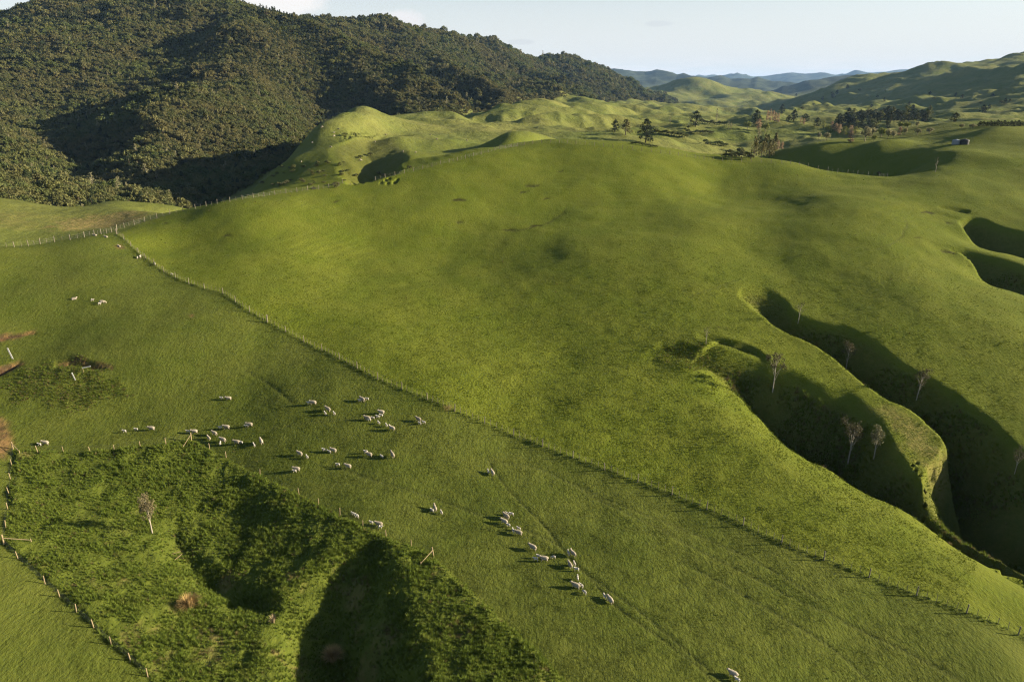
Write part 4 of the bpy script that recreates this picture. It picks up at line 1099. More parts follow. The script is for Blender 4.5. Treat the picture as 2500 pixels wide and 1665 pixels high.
def animal(name, pose, lamb, sd):
    g = random.Random(sd)
    if lamb: b, lg, L, hd = 0.115, 0.33, 0.46, 0.8      # slim body, long legs
    else: b, lg, L, hd = 0.255, 0.36, 0.92, 1.0
    k = 1.0 if not lamb else 0.62
    bz = lg + b * 0.85
    if pose == 'lie': bz = b * 0.92
    hip, mid, sho = (-L * 0.42, 0, bz), (0, 0, bz - 0.02), (L * 0.40, 0, bz + 0.02)
    rad = lambda q: (b * q, b * q * 1.08)
    V = [(mid, rad(1.05)), (hip, rad(0.95)), (sho, rad(0.92)), ((-L * 0.56, 0, bz - b * 0.1), rad(0.50))]
    E = [(0, 1), (0, 2), (1, 3)]
    n0 = (L * 0.56, 0, bz + b * 0.25)
    if pose == 'graze':
        nk = (L * 0.62 + 0.06 * k, 0, bz - b * 0.35); h1 = (L * 0.62 + 0.20 * k, 0, bz - b * 1.35); h2 = (L * 0.62 + 0.27 * k, 0, 0.09 * k)
    elif pose == 'lie':
        nk = (L * 0.60, 0.02, bz + b * 0.75); h1 = (L * 0.66, 0.04, bz + b * 1.25); h2 = (L * 0.66 + 0.22 * k, 0.06, bz + b * 0.95)
    elif pose == 'up':
        nk = (L * 0.58, 0, bz + b * 0.85); h1 = (L * 0.60, 0, bz + b * 1.75); h2 = (L * 0.60 + 0.23 * k, 0, bz + b * 1.45)
    else:
        nk = (L * 0.64, 0, bz + b * 0.5); h1 = (L * 0.72, 0, bz + b * 0.95); h2 = (L * 0.72 + 0.23 * k, 0, bz + b * 0.60)
    HEADX[0] = h1[0] + (0.0 if pose != 'graze' else 0.02)
    hr = 0.105 * k
    V += [(nk, rad(0.55 if not lamb else 0.62)), (h1, (hr, hr * 1.1)), (((h1[0] + h2[0]) / 2, (h1[1] + h2[1]) / 2, (h1[2] + h2[2]) / 2), (hr * 0.8, hr * 0.85)), (h2, (hr * 0.5, hr * 0.5))]
    E += [(2, 4), (4, 5), (5, 6), (6, 7)]
    for s_ in (-1, 1):                                     # ears
        V.append(((h1[0] - 0.02 * k, h1[1] + s_ * 0.17 * k, h1[2] + 0.02 * k), (0.018 * k, 0.035 * k))); E.append((5, len(V) - 1))
    lr_ = 0.036 if not lamb else 0.024
    for fx, root in ((L * 0.36, 2), (-L * 0.44, 1)):
        for s_ in (-1, 1):
            sw = g.uniform(-0.10, 0.10) * (1 if pose == 'walk' else 0.5) * k
            y_ = s_ * b * 0.55
            if pose == 'lie':
                V += [((fx + 0.04, s_ * b * 0.75, b * 0.35), (lr_ * 1.8, lr_ * 1.8)), ((fx + 0.26 * k, s_ * b * 0.85, lr_), (lr_, lr_))]
                E += [(root, len(V) - 2), (len(V) - 2, len(V) - 1)]
            else:
                kn = 0.02 if root == 2 else -0.055 * k
                V += [((fx, y_, lg * 0.98), (lr_ * 2.1, lr_ * 1.9)), ((fx + sw * 0.5 + kn, y_, lg * 0.50), (lr_ * 1.05, lr_ * 1.05)), ((fx + sw, y_, 0.035), (lr_, lr_)), ((fx + sw + 0.035 * k, y_, 0.0), (lr_ * 1.1, lr_ * 0.8))]
                m_ = len(V); E += [(root, m_ - 4), (m_ - 4, m_ - 3), (m_ - 3, m_ - 2), (m_ - 2, m_ - 1)]
    V.append(((-L * 0.66, 0, bz - b * 0.55), (0.03 * k, 0.03 * k))); E.append((3, len(V) - 1))
    return skin_mesh(name, V, E, M_LAMB if lamb else M_EWE, 0.62 if lamb else 1.0)
SHEEP = {}
for i, po in enumerate(('walk', 'graze', 'up', 'lie')):
    for lb in (False, True):
        SHEEP[(po, lb)] = [animal("lamb" if lb else "ewe", po, lb, 10 * i + q) for q in range(2)]
def sheep(u, v, what, pose, head, label, sc=1.0, group=None, jit=True):
    """head: which way it faces, degrees counter-clockwise from the picture's right (90 = away)"""
    lamb = what == 'L'
    c = cast(u, v); x, y = c[0], c[1]; z = gz(x, y)
    e = 0.4; nx, ny = (gz(x - e, y) - gz(x + e, y)) / (2 * e), (gz(x, y - e) - gz(x, y + e)) / (2 * e)
    me = SHEEP[(pose, lamb)][frg.randrange(2)]
    o = bpy.data.objects.new("lamb" if lamb else "sheep", me); link(o)
    yaw = R(head + (frg.uniform(-7, 7) if jit else 0))
    q = Vector((0, 0, 1)).rotation_difference(Vector((nx * 0.6, ny * 0.6, 1)).normalized()) @ Matrix.Rotation(yaw, 3, 'Z').to_quaternion()
    o.rotation_mode = 'QUATERNION'; o.rotation_quaternion = q
    s_ = sc * frg.uniform(0.94, 1.08) * (0.80 if not lamb else 0.86); o.scale = (s_, s_, s_)
    o.location = (x, y, z - 0.012)
    tag(o, label, "lamb" if lamb else "sheep", group or ("lambs in the paddock" if lamb else "ewes in the paddock"))
    return o
FLOCK = [
 (304.6,1055.7,'L','walk',185,"leftmost lamb leading the file above the long-grass enclosure"),
 (333.5,1051.4,'L','walk',182,"second lamb of the file, standing in the ewe's shadow"),
 (371,1049.7,'E','walk',178,"woolly ewe walking left behind two lambs above the enclosure"),
 (460,1056.5,'L','walk',180,"lamb just in front of a ewe, right above the enclosure's top corner post"),
 (475.5,1057,'E','walk',180,"ewe walking left directly above the enclosure's top corner post"),
 (524.6,1061.6,'E','walk',160,"ewe right of the corner post, third of the walking file"),
 (511,1072.7,'E','up',135,"slim ewe with raised head just right of the corner post",0.85),
 (545.8,1077.8,'E','walk',160,"ewe beside a lamb seen from behind, right of corner post"),
 (538.5,1086,'L','up',95,"lamb seen from behind close to the enclosure fence corner"),
 (579,1083,'E','walk',165,"ewe with a lamb at its tail, below the grazing pair"),
 (590,1083,'L','walk',165,"lamb following close behind a ewe right of the corner post"),
 (639,1082,'E','walk',125,"ewe facing away at the right end of the corner group"),
 (621.4,1089.7,'L','up',130,"long-necked lamb below the last ewe of the corner group"),
 (539,1047,'L','walk',180,"lamb in front of the upper walking ewe, left of the nursing pair"),
 (554,1046.4,'E','walk',180,"ewe walking left behind a lamb, upper row of the corner group"),
 (610.4,1040.4,'E','walk',172,"ewe with a lamb tucked at its shoulder, top right of corner group"),
 (602.7,1042.6,'L','walk',180,"lamb tucked beneath the ewe at the top right of the corner group"),
 (558.6,976,'E','walk',178,"lone ewe high in the middle of the left paddock, lamb ahead"),
 (541.6,974.5,'L','walk',180,"lamb ahead of the lone ewe high in the left paddock"),
 (765.8,987,'E','walk',172,"ewe at the upper left of the central flock"),
 (754.7,987,'L','walk',178,"lamb at the head of the central flock's upper left ewe"),
 (801.4,1002.7,'E','walk',150,"ewe with two lambs below it, second from left in the central flock"),
 (794.6,1012.4,'L','up',130,"left one of two lambs below the second ewe"),
 (816.7,1012.4,'L','up',130,"right one of two lambs below the second ewe"),
 (885.5,979.3,'E','walk',150,"topmost ewe of the central flock with lambs on both sides"),
 (879,981,'L','walk',160,"lamb left of the topmost ewe"),
 (897,977,'L','walk',175,"lamb right of the topmost ewe"),
 (931.4,1010,'E','walk',175,"ewe above a pair of lambs on the right of the central flock"),
 (922.5,1020,'L','walk',172,"left lamb of the pair under the right-hand ewe"),
 (931,1017,'L','walk',172,"right lamb of the pair under the right-hand ewe"),
 (897.4,1025,'E','walk',170,"ewe with lambs at its rear in the middle of the central flock"),
 (910.5,1023,'L','walk',170,"lamb right behind the middle ewe of the central flock"),
 (902,1027.5,'L','graze',175,"lamb suckling under the middle ewe of the central flock"),
 (925.4,1035,'L','up',140,"single lamb between the middle ewe and the standing pair"),
 (944,1041,'L','up',125,"lamb standing at a ewe's head, right of the single lamb"),
 (957.7,1049.7,'E','up',155,"ewe with head up beside a lamb, lower right of central flock"),
 (1022,1027.7,'E','walk',150,"ewe nearest to the fence strainer with two lambs below"),
 (1025,1036,'L','walk',160,"left lamb below the ewe nearest the fence"),
 (1035,1034,'L','walk',165,"right lamb below the ewe nearest the fence"),
 (732.7,1111,'E','walk',155,"ewe on the left of the lower row, lamb to its right"),
 (750.5,1118.5,'L','up',140,"lamb right of the lower row's leftmost ewe"),
 (791.3,1101.6,'L','walk',165,"first lamb of two ahead of a ewe in the lower row"),
 (804,1105.5,'L','walk',160,"second lamb, touching the ewe's chest in the lower row"),
 (815,1103.2,'E','walk',160,"ewe behind two lambs in the middle of the lower row"),
 (902,1113.4,'E','walk',160,"ewe overlapping a lamb, right part of the lower row"),
 (894,1106,'L','walk',170,"lamb behind the head of the lower row's right-hand ewe"),
 (933,1117.7,'L','walk',140,"lamb standing in the shadow of the rightmost lower-row ewe"),
 (958.6,1115,'E','walk',125,"rightmost ewe of the lower row, facing away"),
 (826,1137.2,'L','walk',170,"lamb ahead of the ewe below the lower row"),
 (850.7,1142,'E','walk',165,"lone pale ewe below the lower row, lamb ahead"),
 (725,1149,'E','walk',180,"ewe with lamb beneath it at the lower left of the flock"),
 (720,1153,'L','walk',178,"lamb beneath the ewe at the lower left of the flock"),
 (1202,1158,'E','walk',115,"ewe facing away at the start of the worn track"),
 (1192,1155,'L','up',110,"lamb beside the ewe at the start of the worn track"),
 (1062,1245.5,'E','up',115,"tall-standing ewe with two lambs, alone in mid paddock"),
 (1055,1250,'L','walk',150,"left lamb at the feet of the tall-standing ewe"),
 (1078,1254.5,'L','up',120,"right lamb at the heels of the tall-standing ewe"),
 (872,1263.5,'L','walk',150,"rear lamb of two close to the enclosure's right fence",1.2),
 (863,1257.5,'L','walk',150,"front lamb of two close to the enclosure's right fence"),
 (925.4,1284,'E','walk',178,"ewe right beside the enclosure fence with two lambs"),
 (907,1279,'L','walk',155,"lamb in front of the ewe beside the enclosure fence"),
 (928,1290,'L','walk',5,"lamb facing right below the ewe beside the enclosure fence"),
 (1236,1265.5,'E','walk',140,"first ewe of the lower file along the track, two lambs behind"),
 (1239,1257.5,'L','walk',150,"left lamb behind the first ewe of the lower file"),
 (1249,1258.5,'L','walk',165,"right lamb behind the first ewe of the lower file"),
 (1231.6,1278,'E','walk',150,"second ewe of the lower file along the track"),
 (1241.4,1285.2,'L','walk',165,"lamb at the hind legs of the second ewe in the file"),
 (1253,1300,'L','up',120,"lamb at the head of the third ewe in the file"),
 (1266.4,1304.8,'E','walk',160,"third ewe of the lower file, lambs on both sides"),
 (1266.4,1294,'L','walk',155,"lamb behind the third ewe in the file"),
 (1301,1341.4,'E','walk',140,"lone ewe without lambs between the third ewe and the low group"),
 (1399.5,1356.6,'E','up',120,"ewe on the track with a shaded lamb on its left"),
 (1388,1353.5,'L','up',110,"lamb in the shade left of the ewe on the track"),
 (1329,1369,'E','walk',175,"reddish-rumped ewe with two lambs ahead and one behind"),
 (1308,1369,'L','walk',160,"front lamb of the pair ahead of the reddish-rumped ewe"),
 (1316,1362.5,'L','walk',165,"upper lamb of the pair ahead of the reddish-rumped ewe"),
 (1351.3,1363.8,'L','graze',175,"lamb alone behind the reddish-rumped ewe"),
 (1391.4,1384.3,'E','walk',110,"long-bodied ewe facing away on the worn track"),
 (1402,1381,'L','up',120,"lamb with raised head beside the long-bodied ewe"),
 (1407.5,1394,'L','walk',170,"lamb behind the long-bodied ewe on the track"),
 (1409.8,1415.5,'L','up',92,"solitary lamb seen from behind on the track"),
 (1405.7,1435,'E','walk',150,"stout ewe with two lambs low on the track"),
 (1419,1434,'L','walk',130,"lamb against the flank of the stout ewe"),
 (1427,1449.5,'L','graze',130,"lamb trailing below the stout ewe"),
 (1489.6,1470,'E','walk',115,"last but one ewe on the track, lamb at its head"),
 (1476,1460,'L','up',120,"lamb at the head of the last but one ewe"),
 (1789,1650,'E','walk',145,"nearest ewe, at the bottom edge of the picture"),
 (1799,1663,'L','walk',140,"lamb cut by the bottom edge behind the nearest ewe"),
 (259,580,'E','lie',170,"sheep lying by the fence corner at the far left"),
 (232,576,'E','lie',180,"sheep lying against the left fence, left of the other one"),
 (291,603,'E','lie',160,"sheep lying on a small patch of reddish soil"),
 (342,631,'E','walk',95,"ewe facing away close to the upper end of the batten fence"),
 (335.5,632,'L','up',100,"lamb beside the ewe at the upper end of the batten fence"),
 (379,647.5,'L','up',110,"lamb standing at the foot of the batten fence"),
 (421,670.5,'L','lie',150,"lamb lying against the batten fence"),
 (180.6,731.4,'E','lie',20,"sheep lying in the open far left paddock"),
 (225.8,735.5,'L','walk',10,"lamb behind the far left grazing ewe"),
 (250,741,'E','graze',10,"far left ewe facing right with head lowered"),
 (243.5,744.5,'L','walk',30,"lamb under the belly of the far left grazing ewe"),
 (112,1085,'E','walk',178,"ewe next to brown soil just above the enclosure's left corner"),
 (97,1088,'L','walk',180,"lamb beside the ewe above the enclosure's left corner"),
]
for q in FLOCK: sheep(q[0], q[1], q[2], q[3], q[4], q[5], *(q[6:7] or (1.0,)))
for u, v in [(826, 317), (816, 334), (763, 350), (985, 372), (916, 347), (808, 360), (815, 325), (942, 331), (1050, 330), (1066, 342), (1015, 373), (787, 312), (1419, 357), (1424, 358), (880, 393), (736, 396), (1140, 345), (783, 468)]:
    c = cast(u, v)
    if c is None or c[1] < 290: continue
    sheep(u, v, 'E', frg.choice(['walk', 'graze', 'lie']), frg.uniform(0, 360), "tiny distant sheep dotted over the steep green hill beyond the fence", 1.25, "distant sheep on the steep green hill")
# ------------------------------------------------------------------ trees that stand alone
def px_tree(kind, var, u, v, htpx, wpx, label, name, group=None, up=False):
    """foot at (u, v) of the picture; height and crown width there"""
    c = cast(u, v)
    if c is None: return
    r_ = math.sqrt(c[0] ** 2 + c[1] ** 2 + (c[2] - CAM_Z) ** 2); f_ = c[1] * CP - (c[2] - CAM_Z) * SP
    h = htpx * (frg.uniform(0.7, 1.35) if kind in ('bush', 'green', 'shrub') else 1.25) * f_ / FPX * (0.88 if up else 1.0) / (CP if up else 0.97)
    H = PROTO[kind][0][2]
    natural = {'pine': 0.70, 'poplar': 0.34, 'barepoplar': 0.34, 'limepoplar': 0.34, 'willow': 0.98, 'palewillow': 0.98, 'grove': 0.5, 'podocarp': 0.5, 'bush': 0.95, 'green': 0.95, 'shrub': 0.95}.get(kind, 0.5)
    wid = (1.2 * wpx * f_ / FPX) / (natural * h) if wpx else 1.0
    return plant_tree(kind, var, c[0], c[1], gz(c[0], c[1]) - 0.15, h, max(0.5, min(2.2, wid)), frg.uniform(0, 6.28), name, label, group)

px_tree('gullybare', 0, 1723, 842, 41, 0, "thin nearly bare sapling at the head of the nearer gully", "sapling", None, True)
px_tree('gully', 0, 1886, 957, 82, 0, "tall slender brown tree leaning right in the upper part of the nearer gully", "slender_tree", None, True)
px_tree('gully', 1, 2065, 901, 56, 0, "slender brown tree on the grassy spur between the two gullies", "slender_tree", None, True)
px_tree('gullybare', 1, 1948, 789, 47, 0, "thin leafless sapling at the head of the farther gully", "sapling", None, True)
px_tree('gully', 2, 2237, 975, 66, 0, "slender bushy-topped tree in the deep shade of the farther gully", "slender_tree", None, True)
px_tree('gully', 3, 2069, 1133, 94, 0, "tallest forked pale-trunked tree at the lip of the nearer gully", "slender_tree", None, True)
px_tree('gullyround', 0, 2133, 1120, 72, 0, "slim tree with a round olive crown, right of the forked tree", "slender_tree", None, True)
px_tree('gully', 1, 2477, 1156, 54, 0, "slender tree at the right edge in the shaded valley", "slender_tree", None, True)
px_tree('gullybare', 0, 2284, 420, 30, 0, "thin sapling in the shaded hollow below the water tanks", "sapling", None, True)
px_tree('shrub', 0, 2145, 426, 9, 9, "small dark bush on the crest fence before the shaded hollow", "bush")
px_tree('lone', 0, 372, 1302, 92, 0, "lone tan-leaved tree with pale forked trunk inside the long-grass enclosure", "small_tree", None, True)

px_tree('pine', 0, 1576, 349, 47, 32, "large dark rounded pine standing alone nearest in the valley", "pine_tree")
px_tree('pine', 1, 1698, 310, 31, 26, "dark layered pine farther back than the largest one", "pine_tree")
px_tree('pine', 2, 1501, 323, 25, 18, "dark pine on the left of the pair left of the largest pine", "pine_tree")
px_tree('grove', 0, 1527, 330, 29, 24, "olive tree on the right of the pair left of the largest pine", "evergreen_tree")
px_tree('pine', 1, 1845, 309, 32, 20, "narrow dark pine beside the pinkish poplars", "pine_tree")
px_tree('pine', 0, 1925, 297, 12, 12, "small dark pine right of the pinkish poplars", "pine_tree")
px_tree('willow', 0, 1825, 315, 14, 17, "round dark green tree left of the narrow pine", "round_tree")
px_tree('willow', 1, 1868, 322, 16, 17, "round lime tree below the pinkish poplars", "round_tree")
px_tree('poplar', 0, 1851, 317, 20, 14, "pinkish poplar in front of the narrow pine", "poplar_tree")
px_tree('barepoplar', 0, 1852, 339, 22, 10, "bare grey poplar on the valley flat below the lime tree", "bare_tree")
px_tree('shrub', 0, 1673, 321, 9, 6, "small dark bush left of the tall grass bank in the valley", "bush")
px_tree('shrub', 1, 1681, 316, 9, 8, "small olive bush beside the tall grass bank in the valley", "bush")
for k, (u, v, h) in enumerate([(1873, 296, 20), (1879, 297, 22), (1886, 297, 20), (1892, 298, 18), (1899, 299, 16)]):
    px_tree('poplar', k, u, v, h, 8, "pinkish poplar in the short row behind the narrow pine", "poplar_tree", "row of pinkish poplars")
for k, (u, v, h) in enumerate([(1748, 302, 28), (1778, 316, 15), (1784, 317, 14), (1635, 306, 16)]):
    px_tree('barepoplar', k, u, v, h, 6, ("tall bare poplar left of the narrow pine", "bare poplar left one of a close pair in the valley", "bare poplar right one of a close pair in the valley", "bare poplar between the two big pines")[k], "bare_tree")
for k in range(9):
    px_tree('grove', k, 1840 + k * 6.2, 386 - (k % 3) * 5, 40 - (k % 4) * 3, 16, "tall olive tree with bare lower trunk in the grove behind the crest", "grove_tree", "grove behind the crest fence")
for k, (u, v) in enumerate([(1772, 386), (1786, 388), (1798, 384), (1810, 389), (1822, 385), (1832, 390), (1780, 380), (1806, 380)]):
    px_tree('green', k, u, v, 15, 17, "dark scrub bush massed left of the olive grove behind the crest", "scrub_bush", "dark scrub left of the grove")
px_tree('poplar', 1, 1898, 366, 17, 10, "pinkish poplar right of the olive grove", "poplar_tree")
px_tree('poplar', 2, 1908, 366, 15, 9, "second pinkish poplar right of the olive grove", "poplar_tree")
for k in range(14):
    t_ = k / 13; px_tree('bush', k, 1595 + 82 * t_, 326 + 12 * t_, 9 + (k % 3) * 2, 11, "brown scrub bush in the hedge right of the largest pine", "scrub_bush", "scrub hedge right of the largest pine")
for k in range(11):
    t_ = k / 10; px_tree('green', k, 1714 + 60 * t_, 302 + 5 * t_, 9, 10, "dark bush in the long hedge right of the layered pine", "hedge_bush", "long hedge right of the layered pine")
for k in range(9):
    t_ = k / 8; px_tree('bush', k, 1680 + 58 * t_, 326 + 2 * t_, 9, 10, "tawny bush along the bank in front of the layered pine", "scrub_bush", "bank below the layered pine")
for k in range(9):
    t_ = k / 8; px_tree('green', k + 1, 1722 + 50 * t_, 352 + 6 * t_, 9, 12, "dark gully bush on the knoll left of the grove", "scrub_bush", "gully scrub on the knoll left of the grove")
for k in range(8):
    t_ = k / 7; px_tree('green', k, 1545 + 55 * t_, 352 + 9 * t_, 8, 10, "dark bush along the ditch below the largest pine", "scrub_bush", "ditch scrub below the largest pine")
VAL = [('limepoplar', 2010, 313, 13, 8, "small lime poplar at the left end of the valley trees"), ('poplar', 2030, 316, 14, 11, "first pink poplar of the valley row"), ('poplar', 2040, 321, 15, 9, "second pink poplar of the valley row"),
 ('poplar', 2048, 327, 18, 11, "third and tallest pink poplar of the valley row"), ('willow', 2021, 326, 14, 13, "bushy lime willow below the first pink poplar"), ('limepoplar', 2061, 330, 16, 11, "lime poplar right of the third pink poplar"),
 ('poplar', 2076, 328, 17, 12, "pink poplar behind the sunlit one"), ('poplar', 2076, 348, 20, 14, "sunlit pink poplar standing nearest in the valley"), ('limepoplar', 2088, 327, 13, 13, "lime tree right of the pink pair"),
 ('palewillow', 1999, 341, 14, 9, "small olive willow on the flat, left one"), ('palewillow', 2018, 343, 15, 15, "round olive willow on the flat, right one"), ('palewillow', 2111, 346, 28, 22, "largest pale willow behind the tank hill"),
 ('palewillow', 2129, 332, 16, 18, "pale willow behind the largest one"), ('willow', 2133, 345, 12, 10, "small lime willow right of the largest pale willow"), ('willow', 2151, 335, 18, 20, "broad lime willow among the pale ones"),
 ('palewillow', 2167, 340, 20, 14, "tall pale willow right of the broad lime one"), ('palewillow', 2180, 339, 16, 12, "second pale willow right of the broad lime one"), ('poplar', 2195, 332, 17, 10, "pink poplar at the right of the willows"),
 ('palewillow', 2209, 330, 14, 10, "pale tree right of the last pink poplar"), ('palewillow', 2239, 330, 13, 14, "pale pinkish tree behind the tank hill's long crest"), ('palewillow', 2269, 327, 12, 16, "pale tree farther right along the tank hill crest"),
 ('willow', 2199, 315, 13, 15, "left one of two green willows by the frosty flat"), ('willow', 2215, 315, 13, 14, "right one of two green willows by the frosty flat"), ('palewillow', 2239, 311, 11, 9, "pale tree right of the two green willows"),
 ('pine', 2165, 316, 22, 12, "dark pointed tree at the right end of the dark plantation"), ('grove', 2134, 315, 18, 18, "rounded olive tree at the edge of the dark plantation"), ('poplar', 1955, 301, 11, 5, "left pale poplar before the shaded flat"), ('poplar', 1962, 304, 11, 6, "right pale poplar before the shaded flat"),
 ('pine', 1908, 280, 20, 12, "dark pine left of the shaded flat"), ('pine', 1937, 297, 24, 14, "tall dark pine left of the shaded flat"), ('pine', 1965, 298, 16, 18, "broad dark pine before the shaded flat"), ('pine', 1994, 310, 18, 15, "dark pine between the flat and the valley row"),
 ('pine', 2330, 299, 20, 18, "lone dark pine in the middle of the shaded right slope foot"), ('pine', 2399, 276, 16, 15, "dark pine clump on the right slope"), ('pine', 2453, 256, 13, 9, "dark pine high on the right slope"), ('pine', 2414, 268, 10, 8, "smaller dark pine right of the slope clump"),
 ('palewillow', 2348, 314, 9, 12, "left pale bush behind the tank hill top"), ('palewillow', 2374, 314, 9, 14, "right pale bush behind the tank hill top"), ('pine', 2008, 245, 8, 6, "tiny dark tree on the left shoulder of the right hill"), ('pine', 2034, 240, 10, 9, "dark tree clump on the shoulder of the right hill")]
for k, q in enumerate(VAL):
    nm = {'pine': 'pine_tree', 'poplar': 'poplar_tree', 'limepoplar': 'poplar_tree', 'willow': 'willow_tree', 'palewillow': 'willow_tree', 'grove': 'evergreen_tree'}[q[0]]
    px_tree(q[0], k, q[1], q[2], q[3], q[4], q[5], nm)
prg = random.Random(12)
for k in range(44):
    u = 2048 + (k % 22) * 10.2 + prg.uniform(-4, 4) + 5 * (k // 22); v = (297 - 0.012 * (u - 2048) if u > 2080 else 302) + prg.uniform(-2, 3) - 8 * (k // 22)
    px_tree(('pine', 'grove', 'pine')[k % 3], k, u, v, prg.uniform(12, 25), prg.uniform(15, 22), "dark conifer in the long plantation at the foot of the right hill", "plantation_pine", "dark plantation at the foot of the right hill")
for k in range(12):
    px_tree('pine', k, 2040 + k * 8, 316 - (k % 3) * 3, prg.uniform(9, 15), 16, "low dark conifer in the shaded block in front of the plantation", "plantation_pine", "low dark block before the plantation")
for k in range(14):
    px_tree('pine', k, 2392 + k * 8.4, 309 - 1 * (k % 2), prg.uniform(9, 13), 11, "dark conifer of the hedge showing behind the tank hill at the right edge", "hedge_pine", "dark hedge behind the tank hill")
for k in range(22):
    u, v = prg.uniform(1930, 2480), prg.uniform(215, 280)
    px_tree('pine' if k % 2 else 'green', k, u, v, prg.uniform(5, 10), prg.uniform(5, 9), "small dark tree scattered over the shaded face of the right hill", "hill_tree", "trees scattered over the right hill")
for k, (u, v) in enumerate([(842, 333), (735, 440), (640, 450), (700, 447), (680, 455), (760, 452), (870, 432), (925, 425), (935, 430), (1000, 412), (780, 425), (800, 400), (820, 452), (905, 380), (880, 388)]):
    px_tree('shrub' if k % 2 else 'bush', k, u, v, 9, 12, "dark shrub growing on the slopes of the steep green hill", "hill_shrub", "shrubs on the steep green hill")
for k in range(44):
    u, v = prg.uniform(640, 850), prg.uniform(395, 465)
    px_tree(('shrub', 'bush', 'green')[k % 3], k, u, v, prg.uniform(4, 8), prg.uniform(7, 12), "low brown scrub bush on the front slope of the steep green hill", "hill_scrub", "low scrub on the front of the steep green hill")
for k in range(16):
    t_ = k / 15; px_tree('bush', k, 500 + 110 * t_ + prg.uniform(-6, 6), 478 - 38 * t_ + prg.uniform(-8, 8), 12, 14, "tawny scrub bush on the slope left of the steep green hill", "scrub_bush", "tawny scrub left of the steep green hill")

# ------------------------------------------------------------------ water tanks
def lathe(name, prof, n_, mat, rib=0):
    V, F = [], []
    for k, (r_, z_) in enumerate(prof):
        for i in range(n_):
            a = 2 * math.pi * i / n_; V.append((r_ * math.cos(a), r_ * math.sin(a), z_))
    for k in range(len(prof) - 1):
        for i in range(n_):
            j = (i + 1) % n_; F.append((k * n_ + i, k * n_ + j, (k + 1) * n_ + j, (k + 1) * n_ + i))
    m = bpy.data.meshes.new(name); m.from_pydata(V, [], F + [tuple(range((len(prof) - 1) * n_, len(prof) * n_))]); m.materials.append(mat)
    for p_ in m.polygons: p_.use_smooth = True
    return m
def plain(name, col, rough=0.6):
    t = NT_(name); n = t.noise(t.coord(), 2.5, 4); t.put(t.b.inputs['Base Color'], t.mix(n, tuple(q * 0.82 for q in col), col)); t.b.inputs['Roughness'].default_value = rough; return t.m
M_TANKP, M_TANKD, M_PIPE = plain("pale_tank", (0.22, 0.24, 0.26)), plain("dark_tank", (0.045, 0.045, 0.045)), plain("black_pipe", (0.02, 0.02, 0.02))
def tank(u, v, dia, mat, label):
    c = cast(u, v); x, y = c[0], c[1]; z = gz(x, y); r_ = dia / 2; h = dia * 0.62
    e = bpy.data.objects.new("water_tank", None); link(e); e.location = (x, y, z - 0.3); tag(e, label, "water tank")
    prof = [(r_, 0)]
    for k in range(7): prof += [(r_, h * k / 7 + 0.05), (r_ * 1.015, h * (k + 0.5) / 7)]
    prof += [(r_, h)]
    link(bpy.data.objects.new("tank_wall", lathe("tank_wall", prof, 32, mat)), e)
    link(bpy.data.objects.new("tank_roof", lathe("tank_roof", [(r_ * 1.03, h - 0.02), (r_ * 1.03, h + 0.06), (r_ * 0.7, h + 0.30), (r_ * 0.25, h + 0.42)], 32, mat)), e)
    o = bpy.data.objects.new("hatch", lathe("hatch", [(0.35, h + 0.36), (0.35, h + 0.52), (0.1, h + 0.56)], 16, mat)); link(o, e)
    link(bpy.data.objects.new("outlet_pipe", bar_mesh("outlet_pipe", (-r_ * 0.4, -r_ * 0.95, 0.3), (-r_ * 0.5, -r_ * 1.35, -0.1), 0.06, M_PIPE)), e)
tank(2333, 353, 2.8, M_TANKP, "pale grey water tank on the hill at the right, left of the dark one")
tank(2354, 353, 3.0, M_TANKD, "dark water tank on the hill at the right, beside the pale one")

# ------------------------------------------------------------------ marker boards by the slips
M_WHITE = plain("white_paint", (0.5, 0.49, 0.46))
def board(u, v, ln, w, tilt, label, name="marker_board", extra=None):
    c = cast(u, v); x, y = c[0], c[1]; z = gz(x, y)
    o = bpy.data.objects.new(name, box_mesh(name, w, 0.05, -0.15, ln, M_WHITE)); link(o); o.location = (x, y, z); o.rotation_euler = tilt
    tag(o, label, "board", "white boards by the slips"); return o
board(31, 876, 1.9, 0.20, (R(-10), R(-16), 0.2), "upright white board leaning left between the upper and lower soil slips")
board(184, 928, 1.3, 0.15, (R(-5), R(-14), 0.2), "upright white board leaning left in the rough grass below the slips")
c = cast(204, 910); e = bpy.data.objects.new("marker_rail", None); link(e); e.location = (c[0], c[1], gz(c[0], c[1])); tag(e, "white rail lying sideways on a thin post below the reddish slip", "rail")
o = bpy.data.objects.new("leg", box_mesh("leg", 0.06, 0.06, -0.2, 0.85, M_POSTNEW)); link(o, e)
o = bpy.data.objects.new("rail", box_mesh("rail", 0.14, 0.05, 0.0, 1.35, M_WHITE)); link(o, e); o.location = (-0.05, -0.06, 0.82); o.rotation_euler = (0, R(80), 0.15)

